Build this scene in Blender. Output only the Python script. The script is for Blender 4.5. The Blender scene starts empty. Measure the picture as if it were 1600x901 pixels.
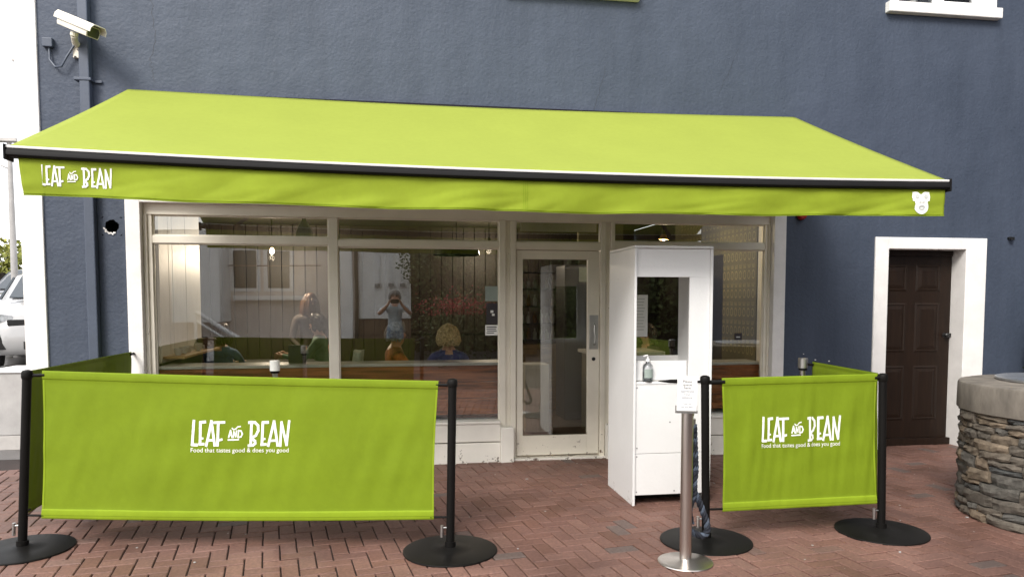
import bpy, bmesh, math, random
from mathutils import Vector, Matrix, noise
random.seed(7)
C = bpy.context.scene.collection
SC = bpy.context.scene
rad = math.radians

# ------------------------------------------------------------------ camera, world, sun, exposure
cam_d = bpy.data.cameras.new('camera'); cam = bpy.data.objects.new('camera', cam_d); C.objects.link(cam)
SC.camera = cam
cam_d.sensor_width = 36.0; cam_d.lens = 25.99; cam_d.shift_y = 0.056; cam_d.clip_start = 0.02; cam_d.clip_end = 2000
cam.location = (0, -6.86, 1.52)
cam.rotation_euler = (rad(90 - 3.468), 0, rad(-8.987))

SUN_ELEV, SUN_ROT = rad(42), rad(213)      # sun behind and left of the camera, veiled by cloud
w = bpy.data.worlds.new('World'); SC.world = w; w.use_nodes = True
nt = w.node_tree; nt.nodes.clear()
sky = nt.nodes.new('ShaderNodeTexSky'); sky.sky_type = 'NISHITA'; sky.sun_disc = False
sky.sun_elevation = SUN_ELEV; sky.sun_rotation = SUN_ROT; sky.air_density = 1.0; sky.dust_density = 4.0
hsv = nt.nodes.new('ShaderNodeMix'); hsv.data_type = 'RGBA'; hsv.inputs[0].default_value = 0.72
hsv.inputs[7].default_value = (11.0, 11.0, 11.2, 1)     # flat cloud cover over the clear sky
bg = nt.nodes.new('ShaderNodeBackground'); bg.inputs[1].default_value = 0.10
ow = nt.nodes.new('ShaderNodeOutputWorld')
nt.links.new(sky.outputs[0], hsv.inputs[6]); nt.links.new(hsv.outputs[2], bg.inputs[0]); nt.links.new(bg.outputs[0], ow.inputs[0])

sd = bpy.data.lights.new('sun', 'SUN'); so = bpy.data.objects.new('sun', sd); C.objects.link(so)
sd.energy = 1.5; sd.angle = rad(20); sd.color = (1.0, 0.96, 0.9)
sdir = Vector((-0.45, -0.70, 0.76)).normalized()
so.rotation_euler = sdir.to_track_quat('Z', 'Y').to_euler()
SC.view_settings.view_transform = 'Standard'; SC.view_settings.look = 'None'
SC.view_settings.exposure = 1.15; SC.view_settings.gamma = 1.0
SC.render.engine = 'CYCLES'
SC.cycles.max_bounces = 10; SC.cycles.transparent_max_bounces = 16

# ------------------------------------------------------------------ materials
MATS = {}
def new_mat(name):
    m = bpy.data.materials.new(name); m.use_nodes = True
    MATS[name] = m
    return m, m.node_tree, m.node_tree.nodes['Principled BSDF']
def N(nt, t, **k):
    n = nt.nodes.new(t)
    for a, v in k.items(): setattr(n, a, v)
    return n
def mat(name, col, rough=0.6, metal=0.0, var=0.12, vscale=3.0, bump=0.0, bscale=60.0, bdist=0.004, spec=0.5, detail=4, stretch=None, col2=None, emit=None, coat=0.0, v2=0.0):
    """principled with noise colour variation and fine relief"""
    m, nt, b = new_mat(name)
    L = nt.links.new
    tc = N(nt, 'ShaderNodeTexCoord'); src = tc.outputs['Object']
    if stretch:
        mp = N(nt, 'ShaderNodeMapping'); mp.inputs['Scale'].default_value = stretch; L(src, mp.inputs[0]); src = mp.outputs[0]
    n1 = N(nt, 'ShaderNodeTexNoise'); n1.inputs['Scale'].default_value = vscale; n1.inputs['Detail'].default_value = detail + 3; n1.inputs['Roughness'].default_value = 0.62; L(src, n1.inputs['Vector'])
    cr = N(nt, 'ShaderNodeValToRGB'); L(n1.outputs['Fac'], cr.inputs[0])
    c2 = col2 or tuple(c*(1-2*var) for c in col)
    c1 = col if col2 else tuple(min(1, c*(1+var)) for c in col)
    cr.color_ramp.elements[0].position = 0.3; cr.color_ramp.elements[1].position = 0.7
    cr.color_ramp.elements[0].color = (*c2, 1); cr.color_ramp.elements[1].color = (*c1, 1)
    L(cr.outputs[0], b.inputs['Base Color'])
    b.inputs['Roughness'].default_value = rough; b.inputs['Metallic'].default_value = metal
    b.inputs['Specular IOR Level'].default_value = spec
    if coat: b.inputs['Coat Weight'].default_value = coat
    if bump:
        n2 = N(nt, 'ShaderNodeTexNoise'); n2.inputs['Scale'].default_value = bscale; n2.inputs['Detail'].default_value = detail; L(src, n2.inputs['Vector'])
        bp = N(nt, 'ShaderNodeBump'); bp.inputs['Strength'].default_value = bump; bp.inputs['Distance'].default_value = bdist
        L(n2.outputs['Fac'], bp.inputs['Height']); L(bp.outputs[0], b.inputs['Normal'])
    if emit:
        b.inputs['Emission Color'].default_value = (*emit[0], 1); b.inputs['Emission Strength'].default_value = emit[1]
    return m

def wall_paint(name, col, col_lo):
    m, nt, b = new_mat(name); L = nt.links.new
    tc = N(nt, 'ShaderNodeTexCoord')
    n1 = N(nt, 'ShaderNodeTexNoise'); n1.inputs['Scale'].default_value = 0.9; n1.inputs['Detail'].default_value = 7; L(tc.outputs['Object'], n1.inputs['Vector'])
    mp = N(nt, 'ShaderNodeMapping'); mp.inputs['Scale'].default_value = (2.2, 2.2, 0.7); L(tc.outputs['Object'], mp.inputs[0])
    n3 = N(nt, 'ShaderNodeTexNoise'); n3.inputs['Scale'].default_value = 1.5; n3.inputs['Detail'].default_value = 6; L(mp.outputs[0], n3.inputs['Vector'])
    av = N(nt, 'ShaderNodeMath', operation='AVERAGE' if False else 'ADD'); L(n1.outputs['Fac'], av.inputs[0]); L(n3.outputs['Fac'], av.inputs[1])
    hv = N(nt, 'ShaderNodeMath', operation='MULTIPLY'); hv.inputs[1].default_value = 0.5; L(av.outputs[0], hv.inputs[0])
    cr = N(nt, 'ShaderNodeValToRGB'); L(hv.outputs[0], cr.inputs[0])
    cr.color_ramp.elements[0].position = 0.38; cr.color_ramp.elements[1].position = 0.62
    cr.color_ramp.elements[0].color = (*col_lo, 1); cr.color_ramp.elements[1].color = (*col, 1)
    # rain streaks and old repairs
    m3 = N(nt, 'ShaderNodeMapping'); m3.inputs['Scale'].default_value = (11, 11, .45); L(tc.outputs['Object'], m3.inputs[0])
    n4 = N(nt, 'ShaderNodeTexNoise'); n4.inputs['Scale'].default_value = 1.0; n4.inputs['Detail'].default_value = 8; n4.inputs['Roughness'].default_value = .65; L(m3.outputs[0], n4.inputs['Vector'])
    n5 = N(nt, 'ShaderNodeTexNoise'); n5.inputs['Scale'].default_value = 30; n5.inputs['Detail'].default_value = 6; L(tc.outputs['Object'], n5.inputs['Vector'])
    s4 = N(nt, 'ShaderNodeMath', operation='ADD'); L(n4.outputs['Fac'], s4.inputs[0]); L(n5.outputs['Fac'], s4.inputs[1])
    r4 = N(nt, 'ShaderNodeMapRange'); r4.inputs['From Min'].default_value = .7; r4.inputs['From Max'].default_value = 1.3; r4.inputs['To Min'].default_value = .90; r4.inputs['To Max'].default_value = 1.09; L(s4.outputs[0], r4.inputs[0])
    v4 = N(nt, 'ShaderNodeVectorMath', operation='SCALE'); L(cr.outputs[0], v4.inputs[0]); L(r4.outputs[0], v4.inputs['Scale'])
    L(v4.outputs[0], b.inputs['Base Color']); b.inputs['Roughness'].default_value = 0.55
    b.inputs['Specular IOR Level'].default_value = 0.35
    # lumpy roughcast under many coats of paint: big lumps, grit, broad trowel waves
    na = N(nt, 'ShaderNodeTexNoise'); na.inputs['Scale'].default_value = 42; na.inputs['Detail'].default_value = 4; L(tc.outputs['Object'], na.inputs['Vector'])
    nb = N(nt, 'ShaderNodeTexNoise'); nb.inputs['Scale'].default_value = 5; nb.inputs['Detail'].default_value = 3; L(tc.outputs['Object'], nb.inputs['Vector'])
    nc = N(nt, 'ShaderNodeTexVoronoi'); nc.inputs['Scale'].default_value = 26; L(tc.outputs['Object'], nc.inputs['Vector'])
    b1 = N(nt, 'ShaderNodeBump'); b1.inputs['Strength'].default_value = 0.3; b1.inputs['Distance'].default_value = 0.03; L(nb.outputs['Fac'], b1.inputs['Height'])
    b2 = N(nt, 'ShaderNodeBump'); b2.inputs['Strength'].default_value = 0.42; b2.inputs['Distance'].default_value = 0.008; L(na.outputs['Fac'], b2.inputs['Height']); L(b1.outputs[0], b2.inputs['Normal'])
    b3 = N(nt, 'ShaderNodeBump'); b3.inputs['Strength'].default_value = 0.15; b3.inputs['Distance'].default_value = 0.006; L(nc.outputs['Distance'], b3.inputs['Height']); L(b2.outputs[0], b3.inputs['Normal'])
    L(b3.outputs[0], b.inputs['Normal'])
    return m

def chipped(name, col, under, low=0.35, amount=0.5, rough=0.5, vary=.90):
    """old gloss paint, flaked and dirty near the ground"""
    m, nt, b = new_mat(name); L = nt.links.new
    g = N(nt, 'ShaderNodeNewGeometry'); sp = N(nt, 'ShaderNodeSeparateXYZ'); L(g.outputs['Position'], sp.inputs[0])
    n1 = N(nt, 'ShaderNodeTexNoise'); n1.inputs['Scale'].default_value = 14; n1.inputs['Detail'].default_value = 8; n1.inputs['Roughness'].default_value = 0.7; L(g.outputs['Position'], n1.inputs['Vector'])
    mr = N(nt, 'ShaderNodeMapRange'); mr.inputs['From Min'].default_value = 0.0; mr.inputs['From Max'].default_value = low
    mr.inputs['To Min'].default_value = 0.16*amount; mr.inputs['To Max'].default_value = -0.06; L(sp.outputs['Z'], mr.inputs[0])
    ad = N(nt, 'ShaderNodeMath', operation='ADD'); L(n1.outputs['Fac'], ad.inputs[0]); L(mr.outputs[0], ad.inputs[1])
    cr = N(nt, 'ShaderNodeValToRGB'); cr.color_ramp.elements[0].position = 0.63; cr.color_ramp.elements[1].position = 0.66; cr.color_ramp.elements[0].color = (0,0,0,1); cr.color_ramp.elements[1].color = (1,1,1,1)
    L(ad.outputs[0], cr.inputs[0])
    n2 = N(nt, 'ShaderNodeTexNoise'); n2.inputs['Scale'].default_value = 3.5; n2.inputs['Detail'].default_value = 8; L(g.outputs['Position'], n2.inputs['Vector'])
    c2 = N(nt, 'ShaderNodeValToRGB'); c2.color_ramp.elements[0].position = 0.35; c2.color_ramp.elements[1].position = 0.65
    c2.color_ramp.elements[0].color = (*[c*vary for c in col], 1); c2.color_ramp.elements[1].color = (*col, 1); L(n2.outputs['Fac'], c2.inputs[0])
    mx = N(nt, 'ShaderNodeMix', data_type='RGBA'); L(cr.outputs[0], mx.inputs[0]); L(c2.outputs[0], mx.inputs[6]); mx.inputs[7].default_value = (*under, 1)
    L(mx.outputs[2], b.inputs['Base Color']); b.inputs['Roughness'].default_value = rough
    bp = N(nt, 'ShaderNodeBump'); bp.inputs['Strength'].default_value = 0.35; bp.inputs['Distance'].default_value = 0.004
    n3 = N(nt, 'ShaderNodeTexNoise'); n3.inputs['Scale'].default_value = 35; n3.inputs['Detail'].default_value = 4; L(g.outputs['Position'], n3.inputs['Vector'])
    L(n3.outputs['Fac'], bp.inputs['Height']); L(bp.outputs[0], b.inputs['Normal'])
    return m

def fabric(name, col, trans=0.35, rough=0.75, blotch=.6):
    m, nt, b = new_mat(name); L = nt.links.new
    out = nt.nodes['Material Output']
    tc = N(nt, 'ShaderNodeTexCoord')
    n1 = N(nt, 'ShaderNodeTexNoise'); n1.inputs['Scale'].default_value = 2.2; n1.inputs['Detail'].default_value = 6; L(tc.outputs['Object'], n1.inputs['Vector'])
    cr = N(nt, 'ShaderNodeValToRGB'); cr.color_ramp.elements[0].position = .3; cr.color_ramp.elements[1].position = .7
    cr.color_ramp.elements[0].color = (*[c*(1-.12*blotch) for c in col], 1); cr.color_ramp.elements[1].color = (*[c*(1+.06*blotch) for c in col], 1); L(n1.outputs['Fac'], cr.inputs[0])
    L(cr.outputs[0], b.inputs['Base Color']); b.inputs['Roughness'].default_value = rough; b.inputs['Specular IOR Level'].default_value = 0.25
    n6 = N(nt, 'ShaderNodeTexNoise'); n6.inputs['Scale'].default_value = 22; n6.inputs['Detail'].default_value = 8; n6.inputs['Roughness'].default_value = .7; L(tc.outputs['Object'], n6.inputs['Vector'])
    r6 = N(nt, 'ShaderNodeMapRange'); r6.inputs['From Min'].default_value = .3; r6.inputs['From Max'].default_value = .7; r6.inputs['To Min'].default_value = .95; r6.inputs['To Max'].default_value = 1.05; L(n6.outputs['Fac'], r6.inputs[0])
    v6 = N(nt, 'ShaderNodeVectorMath', operation='SCALE'); L(cr.outputs[0], v6.inputs[0]); L(r6.outputs[0], v6.inputs['Scale']); L(v6.outputs[0], b.inputs['Base Color'])
    wv = N(nt, 'ShaderNodeTexNoise'); wv.inputs['Scale'].default_value = 260; L(tc.outputs['Object'], wv.inputs['Vector'])
    bp = N(nt, 'ShaderNodeBump'); bp.inputs['Strength'].default_value = 0.12; bp.inputs['Distance'].default_value = 0.001; L(wv.outputs['Fac'], bp.inputs['Height'])
    L(bp.outputs[0], b.inputs['Normal'])
    tr = N(nt, 'ShaderNodeBsdfTranslucent'); L(cr.outputs[0], tr.inputs[0])
    mx = N(nt, 'ShaderNodeMixShader'); mx.inputs[0].default_value = trans
    L(b.outputs[0], mx.inputs[1]); L(tr.outputs[0], mx.inputs[2]); L(mx.outputs[0], out.inputs[0])
    return m

def glass(name, refl=0.09, tint=(0.93, 0.95, 0.93), wavy=0.0):
    m, nt, b = new_mat(name); L = nt.links.new
    nt.nodes.remove(b); out = nt.nodes['Material Output']
    t = N(nt, 'ShaderNodeBsdfTransparent'); t.inputs[0].default_value = (*tint, 1)
    g = N(nt, 'ShaderNodeBsdfGlossy'); g.inputs['Roughness'].default_value = 0.0
    lw = N(nt, 'ShaderNodeFresnel'); lw.inputs['IOR'].default_value = 1.5
    ad = N(nt, 'ShaderNodeMath', operation='ADD'); ad.inputs[1].default_value = refl - 0.04; ad.use_clamp = True; L(lw.outputs[0], ad.inputs[0])
    if wavy:
        tc = N(nt, 'ShaderNodeTexCoord'); n1 = N(nt, 'ShaderNodeTexNoise'); n1.inputs['Scale'].default_value = 1.6; n1.inputs['Detail'].default_value = 1; L(tc.outputs['Object'], n1.inputs['Vector'])
        bp = N(nt, 'ShaderNodeBump'); bp.inputs['Strength'].default_value = wavy; bp.inputs['Distance'].default_value = 0.004; L(n1.outputs['Fac'], bp.inputs['Height']); L(bp.outputs[0], g.inputs['Normal'])
    mx = N(nt, 'ShaderNodeMixShader'); L(ad.outputs[0], mx.inputs[0]); L(t.outputs[0], mx.inputs[1]); L(g.outputs[0], mx.inputs[2]); L(mx.outputs[0], out.inputs[0])
    return m

def brick_mat():
    m, nt, b = new_mat('brick_red'); L = nt.links.new
    oi = N(nt, 'ShaderNodeObjectInfo'); at = N(nt, 'ShaderNodeAttribute', attribute_name='tint')
    ad = N(nt, 'ShaderNodeMath', operation='ADD'); L(oi.outputs['Random'], ad.inputs[0]); L(at.outputs['Fac'], ad.inputs[1])
    fr = N(nt, 'ShaderNodeMath', operation='FRACT'); L(ad.outputs[0], fr.inputs[0])
    cr = N(nt, 'ShaderNodeValToRGB'); e = cr.color_ramp.elements
    e[0].position = 0; e[0].color = (.15, .076, .054, 1); e[1].position = 1; e[1].color = (.135, .098, .085, 1)
    for p, c in ((.3, (.178, .092, .070)), (.55, (.202, .110, .085)), (.8, (.158, .082, .064)), (.965, (.19, .102, .079)), (.985, (.13, .092, .08))):
        x = e.new(p); x.color = (*c, 1)
    L(fr.outputs[0], cr.inputs[0])
    g = N(nt, 'ShaderNodeNewGeometry')
    n1 = N(nt, 'ShaderNodeTexNoise'); n1.inputs['Scale'].default_value = 55; n1.inputs['Detail'].default_value = 5; L(g.outputs['Position'], n1.inputs['Vector'])
    n2 = N(nt, 'ShaderNodeTexNoise'); n2.inputs['Scale'].default_value = 1.3; n2.inputs['Detail'].default_value = 6; L(g.outputs['Position'], n2.inputs['Vector'])
    mr = N(nt, 'ShaderNodeMapRange'); mr.inputs['From Min'].default_value = .3; mr.inputs['From Max'].default_value = .7; mr.inputs['To Min'].default_value = .72; mr.inputs['To Max'].default_value = 1.12; L(n1.outputs['Fac'], mr.inputs[0])
    mr.inputs['To Min'].default_value = .66; mr.inputs['To Max'].default_value = 1.10
    mr2 = N(nt, 'ShaderNodeMapRange'); mr2.inputs['From Min'].default_value = .35; mr2.inputs['From Max'].default_value = .65; mr2.inputs['To Min'].default_value = .68; mr2.inputs['To Max'].default_value = 1.1; L(n2.outputs['Fac'], mr2.inputs[0])
    ml = N(nt, 'ShaderNodeMath', operation='MULTIPLY'); L(mr.outputs[0], ml.inputs[0]); L(mr2.outputs[0], ml.inputs[1])
    vm = N(nt, 'ShaderNodeVectorMath', operation='SCALE'); L(cr.outputs[0], vm.inputs[0]); L(ml.outputs[0], vm.inputs['Scale'])
    L(vm.outputs[0], b.inputs['Base Color'])
    b.inputs['Roughness'].default_value = 0.62; b.inputs['Specular IOR Level'].default_value = 0.4
    bp = N(nt, 'ShaderNodeBump'); bp.inputs['Strength'].default_value = .5; bp.inputs['Distance'].default_value = .002; L(n1.outputs['Fac'], bp.inputs['Height']); L(bp.outputs[0], b.inputs['Normal'])
    return m

def stone_mat():
    m, nt, b = new_mat('field_stone'); L = nt.links.new
    oi = N(nt, 'ShaderNodeObjectInfo')
    cr = N(nt, 'ShaderNodeValToRGB'); e = cr.color_ramp.elements
    e[0].position = 0; e[0].color = (.060, .058, .053, 1); e[1].position = 1; e[1].color = (.13, .098, .068, 1)
    for p, c in ((.2, (.095, .087, .074)), (.4, (.065, .070, .070)), (.55, (.115, .097, .076)), (.75, (.085, .075, .062)), (.9, (.16, .125, .088))):
        x = e.new(p); x.color = (*c, 1)
    L(oi.outputs['Random'], cr.inputs[0])
    g = N(nt, 'ShaderNodeNewGeometry')
    n1 = N(nt, 'ShaderNodeTexNoise'); n1.inputs['Scale'].default_value = 16; n1.inputs['Detail'].default_value = 8; n1.inputs['Roughness'].default_value = .7; L(g.outputs['Position'], n1.inputs['Vector'])
    mr = N(nt, 'ShaderNodeMapRange'); mr.inputs['From Min'].default_value = .3; mr.inputs['From Max'].default_value = .7; mr.inputs['To Min'].default_value = .5; mr.inputs['To Max'].default_value = 1.5; L(n1.outputs['Fac'], mr.inputs[0])
    vm = N(nt, 'ShaderNodeVectorMath', operation='SCALE'); L(cr.outputs[0], vm.inputs[0]); L(mr.outputs[0], vm.inputs['Scale']); L(vm.outputs[0], b.inputs['Base Color'])
    b.inputs['Roughness'].default_value = .9
    bp = N(nt, 'ShaderNodeBump'); bp.inputs['Strength'].default_value = .9; bp.inputs['Distance'].default_value = .012; L(n1.outputs['Fac'], bp.inputs['Height']); L(bp.outputs[0], b.inputs['Normal'])
    return m

BLUE = wall_paint('blue_wall_paint', (.056, .071, .103), (.043, .056, .083))
mat('blue_pipe_paint', (.057, .073, .107), .45, var=.06, bump=.2, bscale=30)
mat('crack_dark', (.035, .042, .06), .9, var=.1)
mat('white_render', (.80, .78, .755), .7, var=.05, vscale=5, bump=.35, bscale=55, bdist=.006)
chipped('cream_frame', (.84, .79, .68), (.12, .07, .045), .4, .42)
chipped('cream_riser', (.82, .79, .72), (.13, .10, .08), .22, .45)
chipped('booth_white', (.72, .72, .715), (.42, .40, .37), .14, .62, .35, .965)
mat('screw_grey', (.35, .35, .36), .4, .6)
mat('upvc_white', (.8, .8, .8), .3, var=.03)
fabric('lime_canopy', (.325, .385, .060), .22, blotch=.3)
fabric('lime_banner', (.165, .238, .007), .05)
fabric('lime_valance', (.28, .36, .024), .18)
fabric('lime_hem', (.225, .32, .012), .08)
mat('print_white', (.86, .86, .80), .6, var=.02)
mat('print_grey', (.5, .52, .5), .6, var=.02)
mat('rail_dark', (.008, .0075, .008), .6, spec=.15, var=.1)
mat('rail_light', (.82, .82, .80), .4, var=.05)
mat('post_black', (.0065, .006, .0055), .5, spec=.14, var=.15, bump=.1, bscale=120)
mat('steel_brushed', (.62, .58, .54), .28, 1.0, var=.06, stretch=(40, 40, .6), bump=.08, bscale=30)
mat('steel_dull', (.5, .49, .47), .4, 1.0, var=.1)
mat('brown_door_paint', (.015, .0075, .004), .5, spec=.25, var=.2, vscale=6, bump=.25, bscale=8, stretch=(6, 6, .5))
mat('black_metal', (.02, .02, .02), .35, .3)
mat('mortar_bed', (.026, .016, .013), .95, var=.2, bump=.5, bscale=80)
mat('asphalt_wet', (.10, .095, .095), .35, var=.25, vscale=1.5, bump=.5, bscale=90)
mat('concrete_cap', (.165, .145, .12), .9, var=.22, vscale=5, bump=.5, bscale=30, bdist=.006, stretch=(1.6,1.6,.6))
mat('galvanised', (.55, .57, .6), .35, .9, var=.12, vscale=9)
mat('soil_dark', (.03, .025, .02), .95)
mat('lead_grey', (.36, .35, .34), .7, var=.1, vscale=4, bump=.3)
mat('cctv_cream', (.72, .68, .58), .45, var=.08, vscale=9)
mat('cctv_glass', (.03, .035, .03), .1)
mat('lamp_grey', (.42, .40, .38), .5, var=.15)
mat('alarm_red', (.35, .02, .02), .25)
mat('dark_board', (.024, .016, .009), .55, var=.25, vscale=4, bump=.25, bscale=14, stretch=(9, 9, .7))
mat('white_board', (.66, .63, .56), .5, var=.06, vscale=4, bump=.15, bscale=14, stretch=(9, 9, .7))
mat('orange_wood', (.50, .17, .06), .4, var=.35, vscale=3.5, bump=.15, bscale=12, stretch=(.6, 8, 9))
mat('oak_wood', (.50, .32, .14), .5, var=.25, vscale=5, stretch=(1, 8, 8))
mat('black_wood', (.018, .015, .013), .45, var=.2)
mat('dark_floor', (.10, .065, .04), .5, var=.3, vscale=4)
mat('ceiling_dark', (.02, .016, .012), .8)
mat('olive_wall', (.15, .135, .075), .7, var=.08)
mat('olive_print', (.34, .29, .13), .7, var=.05)
mat('paper_white', (.8, .8, .78), .7, var=.02)
mat('poster_dark', (.03, .025, .03), .6)
mat('ink', (.03, .03, .04), .7)
mat('ink_grey', (.14, .17, .22), .7)
mat('glass_blue_grey', (.30, .36, .33), .5)
mat('skin', (.52, .29, .20), .5, var=.06, vscale=12)
mat('skin_warm', (.55, .27, .16), .5, var=.06, vscale=12)
mat('hair_grey', (.32, .31, .30), .6, var=.35, vscale=40)
mat('hair_blond', (.62, .47, .26), .5, var=.35, vscale=50)
mat('hair_auburn', (.06, .026, .014), .5, var=.3, vscale=40)
mat('hair_dark', (.03, .02, .015), .5, var=.3, vscale=40)
mat('cloth_navy', (.05, .06, .22), .85, var=.2, vscale=9)
mat('cloth_orange', (.65, .19, .05), .85, col2=(.02, .012, .01), vscale=9)
mat('cloth_green', (.17, .27, .19), .85, var=.2, vscale=8)
mat('cloth_lightblue', (.42, .50, .56), .85, var=.15, vscale=8)
mat('cloth_denim', (.09, .17, .30), .85, var=.25, vscale=12)
mat('cloth_greybrown', (.07, .055, .05), .85, var=.2)
mat('cloth_mint', (.50, .56, .48), .85, var=.2, vscale=10)
mat('cloth_black', (.015, .015, .016), .85)
mat('eye', (.02, .015, .01), .2)
mat('rope_navy', (.008, .011, .020), .75, var=.1, vscale=60, bump=.5, bscale=220)
mat('rope_slate', (.065, .085, .12), .75, var=.3, vscale=60)
mat('car_white', (.34, .34, .34), .12, coat=1.0, var=.01)
mat('car_silver', (.16, .16, .17), .2, .4, coat=1.0, var=.01)
mat('car_glass', (.05, .06, .07), .05, var=.05)
mat('tyre', (.015, .015, .015), .85)
mat('headlight', (.6, .63, .66), .08, .5, var=.3, vscale=20)
mat('leaf_hedge', (.30, .29, .045), .7, col2=(.09, .12, .02), vscale=3)
mat('leaf_tree', (.13, .16, .04), .7, col2=(.035, .055, .015), vscale=2)
mat('leaf_red', (.48, .05, .06), .7, var=.3)
mat('bark', (.07, .05, .035), .9, var=.3, bump=.6, bscale=20)
mat('house_pink', (.76, .67, .60), .8, var=.05, bump=.3)
mat('house_white', (.9, .89, .87), .8, var=.04, bump=.2)
mat('brown_wood', (.16, .10, .06), .7, var=.2)
mat('bulb', (1, .8, .5), .5, emit=((1.0, .70, .40), 5.0))
mat('lit_screen', (.6, .7, .65), .5, emit=((.75, .85, .75), .6))
mat('bottle_glass', (.55, .6, .5), .1, var=.1)
mat('bottle_amber', (.25, .12, .03), .15)
mat('ceramic', (.72, .70, .66), .25)
mat('hole_black', (.006, .006, .006), .95)
mat('plant_dark', (.035, .055, .02), .6, var=.3, vscale=20)
mat('render_crack_blue', (.032, .038, .052), .6)  # darker blue for the hair cracks
GLASS = glass('window_glass', .155, wavy=.12)
GLASS2 = glass('clear_plastic', .06, (.95, .96, .97))
BRICK = brick_mat(); STONE = stone_mat()

# ------------------------------------------------------------------ mesh helpers
class MB:
    def __init__(s): s.v = []; s.f = []; s.mi = []
    def quad(s, a, b, c, d, m=0):
        n = len(s.v); s.v += [tuple(a), tuple(b), tuple(c), tuple(d)]; s.f.append((n, n+1, n+2, n+3)); s.mi.append(m)
    def box(s, x0, x1, y0, y1, z0, z1, m=0, M=None):
        n = len(s.v)
        P = [(x0,y0,z0),(x1,y0,z0),(x1,y1,z0),(x0,y1,z0),(x0,y0,z1),(x1,y0,z1),(x1,y1,z1),(x0,y1,z1)]
        if M is not None: P = [tuple(M @ Vector(p)) for p in P]
        s.v += P
        for f in ((0,3,2,1),(4,5,6,7),(0,1,5,4),(1,2,6,5),(2,3,7,6),(3,0,4,7)): s.f.append(tuple(n+i for i in f)); s.mi.append(m)
        return s
    def tube(s, pts, r, seg=12, m=0, cap=True, squash=None):
        """swept tube through pts; r number or list"""
        pts = [Vector(p) for p in pts]; k = len(pts)
        rs = r if isinstance(r, (list, tuple)) else [r]*k
        n0 = len(s.v); ref = None
        for i, p in enumerate(pts):
            t = (pts[min(i+1, k-1)] - pts[max(i-1, 0)]).normalized()
            if ref is None: ref = Vector((0,0,1)) if abs(t.z) < .9 else Vector((1,0,0))
            a = (ref - t*ref.dot(t)).normalized(); b = t.cross(a); ref = a
            for j in range(seg):
                q = 2*math.pi*j/seg
                s.v.append(tuple(p + (a*math.cos(q) + b*math.sin(q))*rs[i]))
        for i in range(k-1):
            for j in range(seg):
                s.f.append((n0+i*seg+j, n0+i*seg+(j+1)%seg, n0+(i+1)*seg+(j+1)%seg, n0+(i+1)*seg+j)); s.mi.append(m)
        if cap:
            s.f.append(tuple(n0+j for j in range(seg))[::-1]); s.mi.append(m)
            s.f.append(tuple(n0+(k-1)*seg+j for j in range(seg))); s.mi.append(m)
        return s
    def lathe(s, prof, c=(0,0,0), seg=32, m=0, M=None):
        n0 = len(s.v)
        for r, z in prof:
            for j in range(seg):
                q = 2*math.pi*j/seg; p = Vector((c[0]+r*math.cos(q), c[1]+r*math.sin(q), c[2]+z))
                s.v.append(tuple(M @ p if M is not None else p))
        for i in range(len(prof)-1):
            for j in range(seg):
                s.f.append((n0+i*seg+j, n0+i*seg+(j+1)%seg, n0+(i+1)*seg+(j+1)%seg, n0+(i+1)*seg+j)); s.mi.append(m)
        s.f.append(tuple(n0+j for j in range(seg))[::-1]); s.mi.append(m)
        e = n0+(len(prof)-1)*seg; s.f.append(tuple(e+j for j in range(seg))); s.mi.append(m)
        return s
    def prism(s, poly, a, b, axis='y', m=0):
        """extrude 2D polygon; axis y: poly=(x,z)"""
        n = len(s.v); k = len(poly)
        for t in (a, b):
            for p in poly:
                s.v.append((p[0], t, p[1]) if axis == 'y' else (t, p[0], p[1]) if axis == 'x' else (p[0], p[1], t))
        s.f.append(tuple(range(n, n+k))); s.mi.append(m); s.f.append(tuple(range(n+2*k-1, n+k-1, -1))); s.mi.append(m)
        for i in range(k): s.f.append((n+i, n+k+i, n+k+(i+1)%k, n+(i+1)%k)); s.mi.append(m)
        return s
    def build(s, name, mats, parent=None, bevel=0, smooth=False, seg=2, fix=True, loc=None):
        me = bpy.data.meshes.new(name); me.from_pydata(s.v, [], s.f)
        if isinstance(mats, (str, bpy.types.Material)): mats = [mats]
        for q in mats: me.materials.append(MATS[q] if isinstance(q, str) else q)
        if len(mats) > 1: me.polygons.foreach_set('material_index', s.mi)
        if fix:
            bm = bmesh.new(); bm.from_mesh(me); bmesh.ops.recalc_face_normals(bm, faces=bm.faces); bm.to_mesh(me); bm.free()
        if smooth:
            me.polygons.foreach_set('use_smooth', [True]*len(me.polygons))
            try: me.set_sharp_from_angle(angle=rad(40))
            except Exception: pass
        me.update()
        o = bpy.data.objects.new(name, me); C.objects.link(o)
        if parent: o.parent = parent
        if loc: o.location = loc
        if bevel:
            b = o.modifiers.new('bevel', 'BEVEL'); b.width = bevel; b.segments = seg; b.limit_method = 'ANGLE'; b.angle_limit = rad(40)
        return o
def tag(o, label=None, cat=None, group=None, kind=None):
    if label: o['label'] = label
    if cat: o['category'] = cat
    if group: o['group'] = group
    if kind: o['kind'] = kind
    return o
def empty(name, loc=(0,0,0), rz=0, **k):
    o = bpy.data.objects.new(name, None); C.objects.link(o); o.location = loc; o.rotation_euler = (0,0,rz); o.empty_display_size = .1
    return tag(o, **k)
def bx(name, x0, x1, y0, y1, z0, z1, m, parent=None, bevel=0): return MB().box(x0,x1,y0,y1,z0,z1).build(name, m, parent, bevel)
def copy_tree(o, parent=None):
    c = o.copy(); C.objects.link(c)
    if parent: c.parent = parent
    for ch in [q for q in bpy.data.objects if q.parent == o]: copy_tree(ch, c)
    return c

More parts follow.
